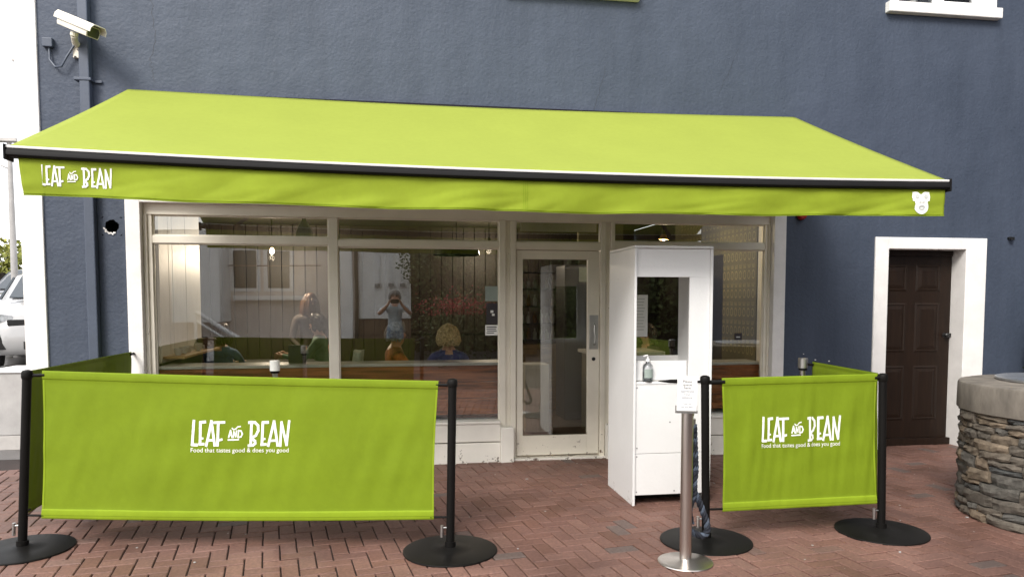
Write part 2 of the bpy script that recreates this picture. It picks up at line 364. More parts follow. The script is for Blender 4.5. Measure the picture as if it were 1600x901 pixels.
# ------------------------------------------------------------------ lettering
# strokes of the hand drawn logo in a frame 950 wide and 215 high (y down, 165..385)
def arc(cx, cy, rx, ry, a0, a1, n=10): return [(cx+rx*math.cos(rad(a0+(a1-a0)*i/n)), cy+ry*math.sin(rad(a0+(a1-a0)*i/n))) for i in range(n+1)]
LOGO = [  # (points, width)
 ([(287,168),(272,378),(318,380)],25),
 ([(346,372),(350,182),(395,178)],25), ([(347,325),(372,323)],17), ([(340,374),(382,372)],22),
 ([(408,386),(455,172),(490,384)],24), ([(425,340),(480,337)],20),
 ([(482,184),(580,181)],22), ([(522,184),(516,384)],25), ([(518,340),(556,332)],20),
 ([(838,178),(836,385)],25), ([(815,184),(872,184),(902,212),(905,255),(884,296),(840,322)],24), ([(840,322),(876,345),(880,366),(858,382),(815,386)],23),
 ([(945,374),(948,184),(998,182)],25), ([(946,330),(972,327)],17), ([(938,378),(982,374)],22),
 ([(1005,388),(1056,174),(1096,386)],24), ([(1022,344),(1084,341)],20),
 ([(1122,388),(1128,182),(1184,380),(1203,172)],23),
 ([(622,314),(640,252),(656,314)],13), ([(628,296),(652,296)],9),
 ([(668,314),(671,262),(692,308),(697,256)],12),
 ([(714,314),(716,254)],13), ([(716,254),(742,258),(754,284),(742,308),(714,314)],13),
 ([(655,232),(668,246),(690,240),(706,222),(734,218)],11), ([(618,336),(720,332)],12),
]
def ribbon(pts, w):
    """thick polyline -> list of quads (subdivided), flat coords"""
    out = []
    for i in range(len(pts)-1):
        a = Vector(pts[i]).to_2d(); b = Vector(pts[i+1]).to_2d(); d = b - a; L = d.length
        if L < 1e-6: continue
        d /= L; nrm = Vector((-d.y, d.x))*w/2; ext = d*w*.35
        a2 = a - ext; b2 = b + ext; k = max(1, int(L/40))
        for j in range(k):
            p = a2.lerp(b2, j/k); q = a2.lerp(b2, (j+1)/k)
            out.append([p+nrm, q+nrm, q-nrm, p-nrm])
    return out
def logo(mapf, off=0.0015, name='printed_logo', parent=None, m='print_white', strokes=LOGO):
    """mapf(u,v)->(Vector point, Vector normal); u,v in logo units: u 0..950, v up 0..215"""
    k = 0
    words = [[], [], []]
    for pts, wd in strokes:
        X = sum(p[0] for p in pts)/len(pts); words[0 if X < 600 else 1 if X < 780 else 2].append((pts, wd))
    for word in words:
      mb = MB()
      for pts, wd in word:
        for q in ribbon(pts, wd):
            k += 1; P = []
            for c in q:
                p, n = mapf(c.x-260, 385-c.y); P.append(p + n*(off + (k % 5)*.00012))
            mb.quad(*P)
      o = mb.build('printed_word', m, parent, fix=False); so = o.modifiers.new('thick', 'SOLIDIFY'); so.thickness = .0006
FONTC = {}
def text_mesh(s, size=1.0, align='LEFT'):
    cu = bpy.data.curves.new('lettering', 'FONT'); cu.body = s; cu.size = size; cu.align_x = align; cu.resolution_u = 3
    o = bpy.data.objects.new('lettering', cu); C.objects.link(o)
    dg = bpy.context.evaluated_depsgraph_get(); dg.update(); me = bpy.data.meshes.new_from_object(o.evaluated_get(dg))
    bpy.data.objects.remove(o); bpy.data.curves.remove(cu)
    return me
def put_text(s, mapf, size, name, parent, m, align='LEFT', bold=0, width=None, off=.0018):
    me = text_mesh(s, 1.0, align)
    xs = [v.co.x for v in me.vertices]; wd = max(xs)-min(xs)
    sx = (width/wd) if width else size
    for v in me.vertices:
        p, n = mapf((v.co.x - (min(xs) if width else 0))*sx, v.co.y*size); v.co = p + n*off
    me.materials.clear(); me.materials.append(MATS[m])
    o = bpy.data.objects.new(name, me); C.objects.link(o); o.parent = parent
    if bold:
        so = o.modifiers.new('thick', 'SOLIDIFY'); so.thickness = bold
    return o

# ================================================================== THE SETTING
ground = MB()
def gz(x, y):      # the car park to the left rises behind the building
    if x < -3.2 and y > 1.6:
        t = min(1, (y-1.6)/3.0); return .5*t*t*(3-2*t) * min(1, (-3.2-x)/.4)
    return 0
xs = [-600,-120,-40,-20,-14,-10,-8,-7,-6,-5,-4.5,-4,-3.6,-3.2,0,4,9,20,60,200,600]
ys = [-600,-120,-40,-20,-12,-6,-2,0,1.2,1.6,2,2.4,2.8,3.2,3.6,4,4.6,6,10,20,40,100,300,600]
for i in range(len(xs)-1):
    for j in range(len(ys)-1):
        P = [(xs[i],ys[j]),(xs[i+1],ys[j]),(xs[i+1],ys[j+1]),(xs[i],ys[j+1])]
        ground.quad(*[(x, y, gz(x,y)-.03) for x, y in P])
tag(ground.build('ground', 'asphalt_wet'), kind='structure')

paving = tag(bx('paving', -6.5, 8.5, -9.5, .9, -.06, -.012, 'mortar_bed'), kind='structure')
# herringbone: brick axes turned 9 degrees against the facade
ANG = rad(9.2); ca, sa = math.cos(ANG), math.sin(ANG)
BW, BL = .1, .2
G = .0040
def brick_mesh():
    mb = MB(); a, b = BL/2-G, BW/2-G; c = .004; z0, z1, z2 = -.04, -.004, 0
    n = [(-a,-b,z0),(a,-b,z0),(a,b,z0),(-a,b,z0),(-a,-b,z1),(a,-b,z1),(a,b,z1),(-a,b,z1),(-a+c,-b+c,z2),(a-c,-b+c,z2),(a-c,b-c,z2),(-a+c,b-c,z2)]
    f = [(8,9,10,11)]
    for i in range(4): j = (i+1)%4; f += [(i,j,4+j,4+i),(4+i,4+j,8+j,8+i)]
    return n, f
bv, bf = brick_mesh()
bme = bpy.data.meshes.new('brick'); bme.from_pydata(bv, [], bf); bme.materials.append(BRICK); bme.update()
slots = []
def cells():
    """herringbone on a grid of 100 mm cells, k = (i-j)%4: cells 0,1 make a lying brick, cell 3 and the 2 above it a standing one"""
    for i in range(-110, 110):
        for j in range(-90, 70):
            m = (i - j) % 4
            if m == 0: yield ((i+1)*BW, (j+.5)*BW, 0)
            elif m == 3: yield ((i+.5)*BW, (j+1)*BW, 1)
def visible_key(x, y):
    d = (x*.156 + (y+6.86)*.986); s = (x*.988 - (y+6.86)*.156)
    return d, s
for cx_, cy_, o_ in cells():
    x = cx_*ca - cy_*sa; y = cx_*sa + cy_*ca - 1.0
    if -6.2 < x < 8.2 and -5.6 < y < .34: slots.append((x, y, o_))
front = []
for s_ in slots:
    d, t = visible_key(s_[0], s_[1]); 
    if d > 2.5 and abs(t/d) < .72 and s_[1] > -2.95: front.append((d + abs(t)*.02, s_))
front.sort(key=lambda q: q[0]); near = set(q[1] for q in front[:298])
fv, ff, tints = [], [], []
for s_ in slots:
    x, y, o_ = s_; a = ANG + (math.pi/2 if o_ else 0) + random.gauss(0, .006)
    dz = random.gauss(0, .0012); tx, ty = random.gauss(0, .006), random.gauss(0, .006)
    if s_ in near:
        o = bpy.data.objects.new('brick', bme); C.objects.link(o); o.parent = paving; o.location = (x, y, dz); o.rotation_euler = (tx, ty, a)
    else:
        M = Matrix.Translation((x, y, dz)) @ Matrix.Rotation(a, 4, 'Z') @ Matrix.Rotation(tx, 4, 'X') @ Matrix.Rotation(ty, 4, 'Y'); n = len(fv)
        fv += [tuple(M @ Vector(p)) for p in bv]; ff += [tuple(n+i for i in f) for f in bf]; tints += [random.random()]*len(bf)
me = bpy.data.meshes.new('brick_field'); me.from_pydata(fv, [], ff); me.materials.append(BRICK)
at = me.attributes.new('tint', 'FLOAT', 'FACE'); at.data.foreach_set('value', tints); me.update()
o = bpy.data.objects.new('brick_field', me); C.objects.link(o); o.parent = paving; o['kind'] = 'stuff'

rg = random.Random(77); m = MB()
for i in range(110):
    x, y = rg.uniform(-3.5, 5.2), rg.uniform(-3.4, 0); q = rg.uniform(.0015, .006) if rg.random() < .9 else rg.uniform(.006, .011); a = rg.random()*6.28
    m.box(-q, q, -q*.7, q*.7, 0, q*.5, M=Matrix.Translation((x, y, .0005)) @ Matrix.Rotation(a, 4, 'Z'))
tag(m.build('grit', 'lead_grey', None), label='pale grit and crumbs scattered over the brick paving', cat='grit', kind='stuff')

# ================================================================== THE CAFE BUILDING
B = empty('cafe_building', (0,0,0), label='dark blue rendered cafe building with a white corner and glazed shop front', cat='building')
SX0, SX1, SZ = -2.167, 3.705, 2.374
DX0, DX1, DZ = 4.945, 5.83, 2.052
holes = [(SX0, SX1, -.2, SZ), (DX0, DX1, -.2, DZ), (4.95, 6.03, 4.47, 5.9), (1.12, 2.22, 4.40, 5.9), (-2.475, -2.315, 2.08, 2.24)]
def wall_holes(x0, x1, z0, z1, y0, y1, holes):
    gx = sorted({x0, x1, *[h[0] for h in holes], *[h[1] for h in holes]}); gzz = sorted({z0, z1, *[max(z0, h[2]) for h in holes], *[h[3] for h in holes]})
    mb = MB()
    inh = lambda x, z: any(h[0] < x < h[1] and h[2] < z < h[3] for h in holes)
    for i in range(len(gx)-1):
        for j in range(len(gzz)-1):
            a, b, c, d = gx[i], gx[i+1], gzz[j], gzz[j+1]
            if inh((a+b)/2, (c+d)/2): continue
            mb.quad((a,y0,c),(b,y0,c),(b,y0,d),(a,y0,d)); mb.quad((a,y1,d),(b,y1,d),(b,y1,c),(a,y1,c))
            for (p, q, nx, nz) in (((a,c),(a,d),a-.001,(c+d)/2),((b,d),(b,c),b+.001,(c+d)/2),((b,c),(a,c),(a+b)/2,c-.001),((a,d),(b,d),(a+b)/2,d+.001)):
                if inh(nx, nz) or nx < x0 or nx > x1 or nz < z0 or nz > z1:
                    mb.quad((p[0],y0,p[1]),(p[0],y1,p[1]),(q[0],y1,q[1]),(q[0],y0,q[1]))
    return mb
wall = wall_holes(-3.085, 9.5, -.05, 6.6, 0, .32, holes).build('facade_wall', BLUE, B)
bx('side_wall', -3.085, -2.78, .325, 8, -.05, 6.6, 'white_render', B)
bx('roof_slab', -3.25, 9.6, -.12, 8, 6.61, 6.8, 'lead_grey', B)
bx('corner_trim', -3.105, -2.93, -.022, .34, -.04, 6.6, 'white_render', B, .006)
# small round hole through the render, chipped round the rim
mb = MB(); cxh, czh = -2.395, 2.160; k = 28
for i in range(k):
    a0, a1 = 2*math.pi*i/k, 2*math.pi*(i+1)/k
    def rim(a): r = .056*(1+.22*noise.noise(Vector((math.cos(a)*2, math.sin(a)*2, 3)))); return (cxh+r*math.cos(a), 0, czh+r*math.sin(a))
    def outp(a, s=.08): c, s_ = math.cos(a), math.sin(a); q = s/max(abs(c), abs(s_)); return (cxh+c*q, 0, czh+s_*q)
    mb.quad(rim(a0), rim(a1), outp(a1), outp(a0))
    r0, r1 = rim(a0), rim(a1); mb.quad((r0[0],.2,r0[2]), (r1[0],.2,r1[2]), r1, r0, 1)
mb.quad((cxh-.08,.199,czh-.08),(cxh+.08,.199,czh-.08),(cxh+.08,.199,czh+.08),(cxh-.08,.199,czh+.08), 1)
hp = mb.build('vent_hole', [BLUE, 'hole_black'], B)
mb = MB()
for i in range(12):
    a = rad(195 + i*9); r = .060+random.gauss(0,.004); mb.box(-.007, .007, -.001, .003, -.005, .005, M=Matrix.Translation((cxh+r*math.cos(a), -.008, czh+r*math.sin(a))) @ Matrix.Rotation(a, 4, 'Y'))
mb.build('chipped_plaster', 'white_render', hp)
# hair cracks in the render
def crack(pts, wd=.004):
    mb = MB(); P = []
    for i in range(len(pts)-1):
        n = 10
        for j in range(n): t = j/n; P.append((pts[i][0]+(pts[i+1][0]-pts[i][0])*t + random.gauss(0,.006), pts[i][1]+(pts[i+1][1]-pts[i][1])*t))
    P.append(pts[-1])
    for i in range(len(P)-1):
        a, b = P[i], P[i+1]; mb.box(-wd/2, wd/2, -.0012, .003, 0, 1, M=Matrix(((1, 0, b[0]-a[0], a[0]),(0,1,0,0),(0,0,b[1]-a[1],a[1]),(0,0,0,1))))
    return mb.build('crack', 'render_crack_blue', wall)
crack([(-2.03, 4.1), (-2.0, 3.75), (-2.05, 3.55), (-2.02, 3.4)]); crack([(1.98, 3.72), (1.86, 3.3)], .003); crack([(3.3, 3.95), (3.1, 3.5)], .0025)
# paint chips near the right side
for (x, z, r) in ((4.18, .93, .008), (4.33, .915, .009), (4.05, .99, .005)):
    MB().box(x-r, x+r, -.0015, .002, z-r*.6, z+r*.6).build('paint_chip', 'white_render', wall)

# white surround of the shop front
mb = MB(); mb.box(-2.284, SX0+.004, -.02, .31, -.03, 2.43); mb.box(SX1-.004, 3.827, -.02, .31, -.03, 2.43); mb.box(SX0+.004, SX1-.004, -.02, .31, SZ-.004, 2.43)
mb.build('shopfront_surround', 'white_render', B, .005)

# timber frame of the shop front, set back in the reveal
F = bx('head_rail', SX0+.005, SX1-.005, .06, .15, 2.275, SZ-.005, 'cream_frame', B, .004)
def fr(name, x0, x1, z0, z1, y0=.07, y1=.15, bev=.005): return bx(name, x0, x1, y0, y1, z0, z1, 'cream_frame', B, bev)
fr('jamb', SX0+.005, -2.13, 0, 2.275, .045, .16); fr('jamb', -2.13, -2.095, .38, 2.275)
fr('jamb', 3.68, SX1-.005, 0, 2.275, .045, .16); fr('jamb', 3.652, 3.68, .38, 2.275)
fr('mullion', -.592, -.508, .38, 2.275)
fr('mullion', .975, 1.035, 0, 2.275, .06, .16); fr('mullion', 1.035, 1.08, 0, 2.275, .082, .16); fr('mullion', 1.08, 1.134, 0, 2.275, .066, .16)
fr('mullion', 1.962, 2.012, 0, 2.275, .066, .16); fr('mullion', 2.012, 2.06, 0, 2.275, .085, .16); fr('mullion', 2.06, 2.100, 0, 2.275, .06, .16)
for (a, b, z0, z1) in ((-2.095, -.592, 2.028, 2.096), (-.508, .975, 2.014, 2.078), (1.134, 1.962, 2.005, 2.078), (2.10, 3.652, 2.026, 2.092)):
    fr('transom_bar', a, b, z0, z1, .072, .148)
def pane(name, x0, x1, z0, z1, y=.11): return bx(name, x0-.004, x1+.004, y, y+.006, z0-.004, z1+.004, GLASS, B)
for (a, b, c, d) in ((-2.095,-.592,2.096,2.275),(-2.095,-.592,.38,2.028),(-.508,.975,2.078,2.275),(-.508,.975,.38,2.014),(1.134,1.962,2.078,2.275),(2.10,3.652,2.092,2.275),(2.10,3.652,.38,2.026)):
    pane('glass_pane', a, b, c, d)
    # glazing bead
    mb = MB(); y0, y1, t = .098, .109, .010
    mb.box(a, b, y0, y1, c, c+t); mb.box(a, b, y0, y1, d-t, d); mb.box(a, a+t, y0, y1, c+t, d-t); mb.box(b-t, b, y0, y1, c+t, d-t)
    mb.build('glazing_bead', 'cream_frame', B)
# stall riser boards with a shadow gap
for (a, b) in ((SX0+.005, .974), (2.10, SX1-.005)):
    r = bx('stall_riser', a, b, -.005, .16, -.03, .186, 'cream_riser', B, .006); bx('riser_board', a, b, .003, .16, .196, .365, 'cream_riser', r, .006)
    bx('riser_sill', a, b, -.03 if False else -.012, .16, .367, .392, 'cream_riser', r, .004)
bx('pilaster_foot', .974, 1.100, -.03, .055, -.03, .330, 'cream_riser', B, .006)
bx('pilaster_foot', 2.01, 2.098, -.02, .055, -.03, .330, 'cream_riser', B, .006)
bx('threshold', 1.10, 2.01, .02, .2, -.03, .016, 'cream_riser', B, .004)
# glazed shop door
mb = MB(); x0, x1, z0, z1 = 1.142, 1.956, .034, 1.998; gx0, gx1, gz0, gz1 = 1.203, 1.838, .222, 1.917
mb.box(x0, gx0, .088, .132, z0, z1); mb.box(gx1, x1, .088, .132, z0, z1); mb.box(gx0, gx1, .088, .132, z0, gz0); mb.box(gx0, gx1, .088, .132, gz1, z1)
door = mb.build('shop_door', 'cream_frame', B, .003)
bx('door_glass', gx0-.004, gx1+.004, .107, .113, gz0-.004, gz1+.004, GLASS, door)
bx('push_plate', 1.857, 1.944, .083, .0875, 1.055, 1.384, 'steel_dull', door, .001)
mb = MB(); mb.tube([(1.905,.083,1.30),(1.902,.05,1.285),(1.896,.047,1.23),(1.908,.047,1.18),(1.902,.05,1.12),(1.905,.083,1.105)], .008, 8); mb.build('pull_handle', 'steel_dull', door, smooth=True)
MB().lathe([(0.001,0),(.018,0),(.018,.006),(.012,.01)], M=Matrix.Translation((1.9,.088,.96)) @ Matrix.Rotation(rad(90),4,'X'), seg=20).build('keyhole', 'black_metal', door, smooth=True)

# brown panelled door with white surround
mb = MB(); mb.box(4.80, DX0+.004, -.02, .20, -.03, 2.165); mb.box(DX1-.004, 6.065, -.02, .20, -.03, 2.165); mb.box(DX0+.004, DX1-.004, -.02, .20, DZ-.004, 2.165)
mb.build('door_surround', 'white_render', B, .006)
mb = MB(); mb.box(DX0+.005, DX1-.005, .12, .3, -.03, .07)
mb.build('door_step', 'brown_door_paint', B)
mb = MB(); mb.box(DX0+.005, 4.975, .14, .24, .07, DZ-.005); mb.box(5.805, DX1-.005, .175, .24, .07, DZ-.005); mb.box(4.975, 5.805, .14, .24, 1.99, DZ-.005)
mb.build('door_frame', 'brown_door_paint', B, .004)
bd = bx('panelled_door', 4.977, 5.803, .17, .215, .072, 1.988, 'brown_door_paint', B, .002)
for (a, b) in ((5.02, 5.30), (5.40, 5.69)):
    for (c, d) in ((1.62, 1.90), (.98, 1.50), (.26, .84)):
        mb = MB(); y = .170; i1, i2 = .020, .045
        R0 = [(a,y-.001,c),(b,y-.001,c),(b,y-.001,d),(a,y-.001,d)]; R1 = [(a+i1,y-.009,c+i1),(b-i1,y-.009,c+i1),(b-i1,y-.009,d-i1),(a+i1,y-.009,d-i1)]
        R2 = [(a+i1+.008,y-.001,c+i1+.008),(b-i1-.008,y-.001,c+i1+.008),(b-i1-.008,y-.001,d-i1-.008),(a+i1+.008,y-.001,d-i1-.008)]
        R3 = [(a+i2+.02,y-.010,c+i2+.02),(b-i2-.02,y-.010,c+i2+.02),(b-i2-.02,y-.010,d-i2-.02),(a+i2+.02,y-.010,d-i2-.02)]
        for P, Q in ((R0,R1),(R1,R2),(R2,R3)):
            for q in range(4): mb.quad(P[q], P[(q+1)%4], Q[(q+1)%4], Q[q])
        mb.quad(*R3); mb.build('door_panel', 'brown_door_paint', bd, fix=False)
mb = MB(); mb.lathe([(.001,0),(.024,0),(.024,.005),(.010,.008),(.010,.03),(.022,.038),(.024,.05),(.014,.06),(.001,.061)], M=Matrix.Translation((5.755,.168,1.16)) @ Matrix.Rotation(rad(90),4,'X'), seg=20)
mb.build('door_knob', 'black_metal', bd, smooth=True)
bx('latch', 5.77, 5.826, .150, .168, 1.14, 1.18, 'black_metal', bd, .003)

# upper windows
def upper(x0, x1, zs):
    fm = MB(); t = .055; z1 = 5.9; xm = (x0+x1)/2
    fm.box(x0, x0+t, .12, .18, zs, z1); fm.box(x1-t, x1, .12, .18, zs, z1); fm.box(x0+t, x1-t, .12, .18, zs, zs+t); fm.box(x0+t, x1-t, .12, .18, z1-t, z1); fm.box(xm-.035, xm+.035, .12, .18, zs+t, z1-t)
    f = fm.build('upper_window', 'upvc_white', B, .006)
    for a, b in ((x0+t, xm-.035), (xm+.035, x1-t)):
        s = MB(); q = .045; s.box(a, a+q, .105, .16, zs+t, z1-t); s.box(b-q, b, .105, .16, zs+t, z1-t); s.box(a+q, b-q, .105, .16, zs+t, zs+t+q); s.box(a+q, b-q, .105, .16, z1-t-q, z1-t)
        if a > xm: s.build('opening_sash', 'upvc_white', f, .004)
        else: q = 0
        bx('pane', a+q-.002, b-q+.002, .135, .141, zs+t+q-.002, z1-t-q+.002, GLASS, f)
    bx('room_dark_sheet', x0, x1, .30, .31, zs, z1, 'hole_black', f)  # black sheet stands in for the darkness of the room behind
    m = MB(); m.box(x0-.06, x0-.001, -.02, .3, zs-.0, z1+.06); m.box(x1+.001, x1+.06, -.02, .3, zs-.0, z1+.06); m.box(x0, x1, -.02, .3, z1+.001, z1+.06)
    m.build('window_surround', 'white_render', f, .004)
    bx('window_sill', x0-.13, x1+.09, -.07, .12, zs-.105, zs-.002, 'white_render', f, .008)
upper(4.97, 6.01, 4.475); upper(1.14, 2.20, 4.425)

# downpipe
mb = MB(); mb.box(-2.585, -2.505, -.085, -.012, 0, 6.6); pipe = mb.build('downpipe', 'blue_pipe_paint', B, .008)
for z in (3.37, 5.2):
    m = MB(); m.box(-2.625, -2.49, -.092, -.006, z-.012, z+.012); m.box(-2.49, -2.43, -.02, -.004, z-.014, z+.01); m.build('pipe_clip', 'blue_pipe_paint', pipe, .004)
bx('pipe_socket', -2.61, -2.505, -.095, -.006, 2.9, 3.02, 'blue_pipe_paint', pipe, .006)

# unseen house added right of the frame to block sky and darken that side
NB = empty('added_shade_house', (8.2, -5, 0), label='added tall house outside the picture, shading the right side', cat='building')
bx('house_wall', 0, 5, -7, 4.9, -.1, 8.0, BLUE, NB); bx('house_roof', -.25, 5.2, -7.2, 4.9, 8.01, 8.25, 'lead_grey', NB)
for y in (-5, -2.2, .8):
    for z in (5.0,):
        f = bx('window_frame', -.03, -.001, y-.5, y+.5, z, z+1.3, 'upvc_white', NB, .004); bx('pane', -.036, -.031, y-.42, y+.42, z+.08, z+1.22, 'cctv_glass', f); bx('sill', -.09, -.001, y-.56, y+.56, z-.08, z-.001, 'white_render', f, .004)

# ---------------------------------------------------- interior of the cafe
bx('cafe_floor', -2.77, 3.70, .165, 5.2, -.02, .02, 'dark_floor', B)
bx('cafe_ceiling', -2.77, 3.70, .325, 5.2, 2.62, 2.70, 'ceiling_dark', B)
bw = bx('back_wall', -2.77, 3.70, 4.32, 4.4, .02, 2.62, 'hole_black', B)
x = -2.77
while x < 3.68:
    wd = .165; o = bx('wall_board', x+.004, min(3.69, x+wd-.004), 4.29-random.random()*.006, 4.32, .02, 2.62, 'dark_board', bw, .003); x += wd
for z in (1.05, 2.32): bx('picture_rail', -2.77, 3.69, 4.268, 4.283, z-.02, z+.02, 'dark_board', bw)
lw = bx('pier_wall', -2.30, -2.145, .33, 1.77, .02, 2.62, 'lead_grey', B)
for i, (a, b) in enumerate(((.33, .62), (.625, .74), (.745, 1.20), (1.205, 1.77))): bx('white_wall_board', -2.144, -2.12, a, b-.006, .95, 2.6, 'white_board', lw, .003)
bx('dado_panel', -2.144, -2.125, .335, 1.77, .02, .94, 'black_wood', lw)
bx('far_left_wall', -2.775, -2.765, .33, 4.4, .02, 2.62, 'dark_board', B)
rw = bx('papered_wall', 3.70, 3.76, .33, 1.12, .02, 2.62, 'olive_wall', B); bx('papered_bulkhead', 3.70, 3.76, 1.122, 2.6, 2.05, 2.62, 'olive_wall', rw); bx('dark_side_wall', 3.72, 3.78, 1.13, 4.4, .02, 2.62, 'dark_board', B)
mb = MB()    # rows of printed pineapple outlines on the wallpaper
for r in range(8):
    z = 1.0 + r*.2
    for k in range(21 if z > 2.1 else 8):
        y = .40 + k*.098; n = 10
        for i in range(n):
            a0, a1 = 2*math.pi*i/n, 2*math.pi*(i+1)/n
            def pp(a, q): return (3.6985, y + .033*q*math.cos(a), z + .050*q*math.sin(a))
            mb.quad(pp(a0, 1), pp(a1, 1), pp(a1, .72), pp(a0, .72))
        for t in (-.016, 0, .016): mb.quad((3.6985, y+t-.006, z+.07), (3.6985, y+t+.006, z+.07), (3.6985, y+t*1.8+.003, z+.115), (3.6985, y+t*1.8-.003, z+.115))
mb.build('wallpaper_print', 'olive_print', rw, fix=False)
bx('partition_wall', 2.55, 3.2, 3.3, 3.38, .02, 2.62, 'olive_wall', B)
# window shelf with timber front panels just behind the glass
for (a, b, z) in ((-2.10, 1.02, .905), (2.09, 3.69, .875)):
    s = bx('window_shelf', a, b, .17, .52, z-.0, z+.028, 'ceramic', B, .003)
    k = 3; h = (z-.43)/k
    for i in range(k): bx('shelf_front_board', a, b, .185+.002*i, .21, .43+i*h+.003, .43+(i+1)*h-.003, 'orange_wood', s, .002)
    bx('skirting', a, b, .18, .21, .3, .425, 'black_wood', s)
B2 = B

# ================================================================== AWNING
AW = empty('awning', (0, 0, 3.3), label='lime green retractable awning with a printed valance over the shop front', cat='awning')
AX0, AX1, AY = -2.225, 3.90, -2.08
def railz(t):      # bottom of front rail, t 0..1 left->right: sags a little, left end hangs higher
    return 2.345*(1-t) + 2.300*t - .036*4*t*(1-t)
XB0, XB1 = -2.207, 3.852
def canopy_pt(s, t):       # s 0..1 across, t 0 wall .. 1 rail
    xb = XB0 + (XB1-XB0)*s; xf = AX0+.02 + (AX1-AX0-.04)*s
    zt = 3.302 - .035*math.sin(math.pi*s)*.9; zf = railz(s) + .078
    x = xb + (xf-xb)*t; y = -.07 + (AY-.01+.07)*t; z = zt + (zf-zt)*t - .05*math.sin(math.pi*t)*math.sin(math.pi*s)**.3 if 0 < s < 1 else zt + (zf-zt)*t - .01*math.sin(math.pi*t)
    z += .006*math.sin(s*60)*math.sin(math.pi*t)*.3
    return Vector((x, y, z))
mb = MB(); NS, NT = 120, 30
for i in range(NS+1):
    for j in range(NT+1): mb.v.append(tuple(canopy_pt(i/NS, j/NT) - Vector((0,0,3.3))))
for i in range(NS):
    for j in range(NT): a = i*(NT+1)+j; mb.f.append((a, a+1, a+NT+2, a+NT+1)); mb.mi.append(0)
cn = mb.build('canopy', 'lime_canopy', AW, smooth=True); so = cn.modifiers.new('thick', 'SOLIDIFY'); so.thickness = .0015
def swept(name, m, prof, s0=0., s1=1., ext=0):   # profile (dy,dz) swept along the front rail
    mb = MB(); n = 40; k = len(prof)
    for i in range(n+1):
        t = i/n; x = AX0 - ext + (AX1-AX0+2*ext)*t
        for (dy, dz) in prof: mb.v.append((x, AY+dy, railz(t)+dz-3.3))
    for i in range(n):
        for j in range(k): mb.f.append((i*k+j, i*k+(j+1)%k, (i+1)*k+(j+1)%k, (i+1)*k+j)); mb.mi.append(0)
    mb.f.append(tuple(range(k))[::-1]); mb.f.append(tuple(n*k+j for j in range(k))); mb.mi += [0,0]
    return mb.build(name, m, AW, smooth=True)
swept('front_rail', 'rail_dark', [(-.012,.014),(.06,.014),(.07,.03),(.07,.05),(.04,.066),(-.012,.064),(-.022,.052),(-.024,.026)])
swept('rail_cap', 'rail_light', [(-.016,.066),(.03,.068),(.03,.080),(-.008,.081),(-.019,.076)])
for e in (0, 1):
    x = (AX0, AX1)[e]; z = railz(e)-3.3
    bx('end_cap', x-.012 if e == 0 else x+.001, x-.001 if e == 0 else x+.012, AY-.03, AY+.08, z-.004, z+.086, 'rail_dark', AW, .004)
def val_pt(s, t):           # valance, t 0 top .. 1 bottom
    x = AX0 + .05 + (AX1-AX0-.058)*s + (.02*(1-2*s))*t*0
    h = .205 - .03*s
    wav = .012*math.sin(s*23+1.3*t) + .008*math.sin(s*61+2+2.2*t) + .004*math.sin(s*117-3*t)
    q_ = abs(noise.noise(Vector((s*17+t*2.2, t*1.1-s*6, 7)))); wav += .016*(.35-q_)
    y = AY + .012 + wav*t**.8 + .012*noise.noise(Vector((s*14, t*1.6, 2)))*t
    rs = (x-AX0)/(AX1-AX0)
    z = railz(rs) + .018 - (h+.014)*t + .004*math.sin(s*31)*t
    return Vector((x + (.018*t if s < .02 else 0), y, z))
def val_n(s, t):
    e = .002; a = val_pt(min(1,s+e), t) - val_pt(max(0,s-e), t); b = val_pt(s, min(1,t+e)) - val_pt(s, max(0,t-e)); n = a.cross(b).normalized()
    return n if n.y < 0 else -n
mb = MB(); NS, NT = 420, 16; base = Vector((0,0,3.3))
for i in range(NS+1):
    for j in range(NT+1): mb.v.append(tuple(val_pt(i/NS, j/NT)-base))
for i in range(NS):
    for j in range(NT): a = i*(NT+1)+j; mb.f.append((a, a+1, a+NT+2, a+NT+1)); mb.mi.append(0)
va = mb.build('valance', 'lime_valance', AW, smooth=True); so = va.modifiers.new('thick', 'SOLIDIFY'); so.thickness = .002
mb = MB()
for i in range(NS):
    for (t0, t1) in ((.93, .945), (.985, 1.0)):
        P = [val_pt(i/NS, t0), val_pt((i+1)/NS, t0), val_pt((i+1)/NS, t1), val_pt(i/NS, t1)]
        n = val_n(i/NS, t0)*.003; mb.quad(*[p+n-base for p in P])
mb.build('stitched_hem', 'lime_hem', va)
mb = MB()
for ds in (-.0022, 0, .0022):
    sc_ = (.845-AX0-.05)/(AX1-AX0-.058) + ds
    for j in range(16):
        P = [val_pt(sc_, j/16), val_pt(sc_+.0006, j/16), val_pt(sc_+.0006, (j+1)/16), val_pt(sc_, (j+1)/16)]; mb.quad(*[p+val_n(sc_, .5)*.003-base for p in P])
sm = mb.build('stitched_seam', 'lime_hem', va); sm['kind'] = 'stuff'
LW = AX1-AX0-.058
def vmap(x_left, z_top_frac, hgt, wid=None):
    kv = hgt/215.; k = (wid/950.) if wid else kv
    def f(u, v):
        s = (x_left - (AX0+.05) + u*k)/LW; h = .205-.03*s; t = z_top_frac + (215-v)*kv/h
        s = min(.999, max(.001, s)); t = min(.999, max(.001, t))
        return val_pt(s, t)-base, val_n(s, t)
    return f
# left logo: pixels 62..173 in the photograph are about 0.46 m
logo(vmap(-2.06, .19, .107, .393), .0035, 'printed_logo', va)
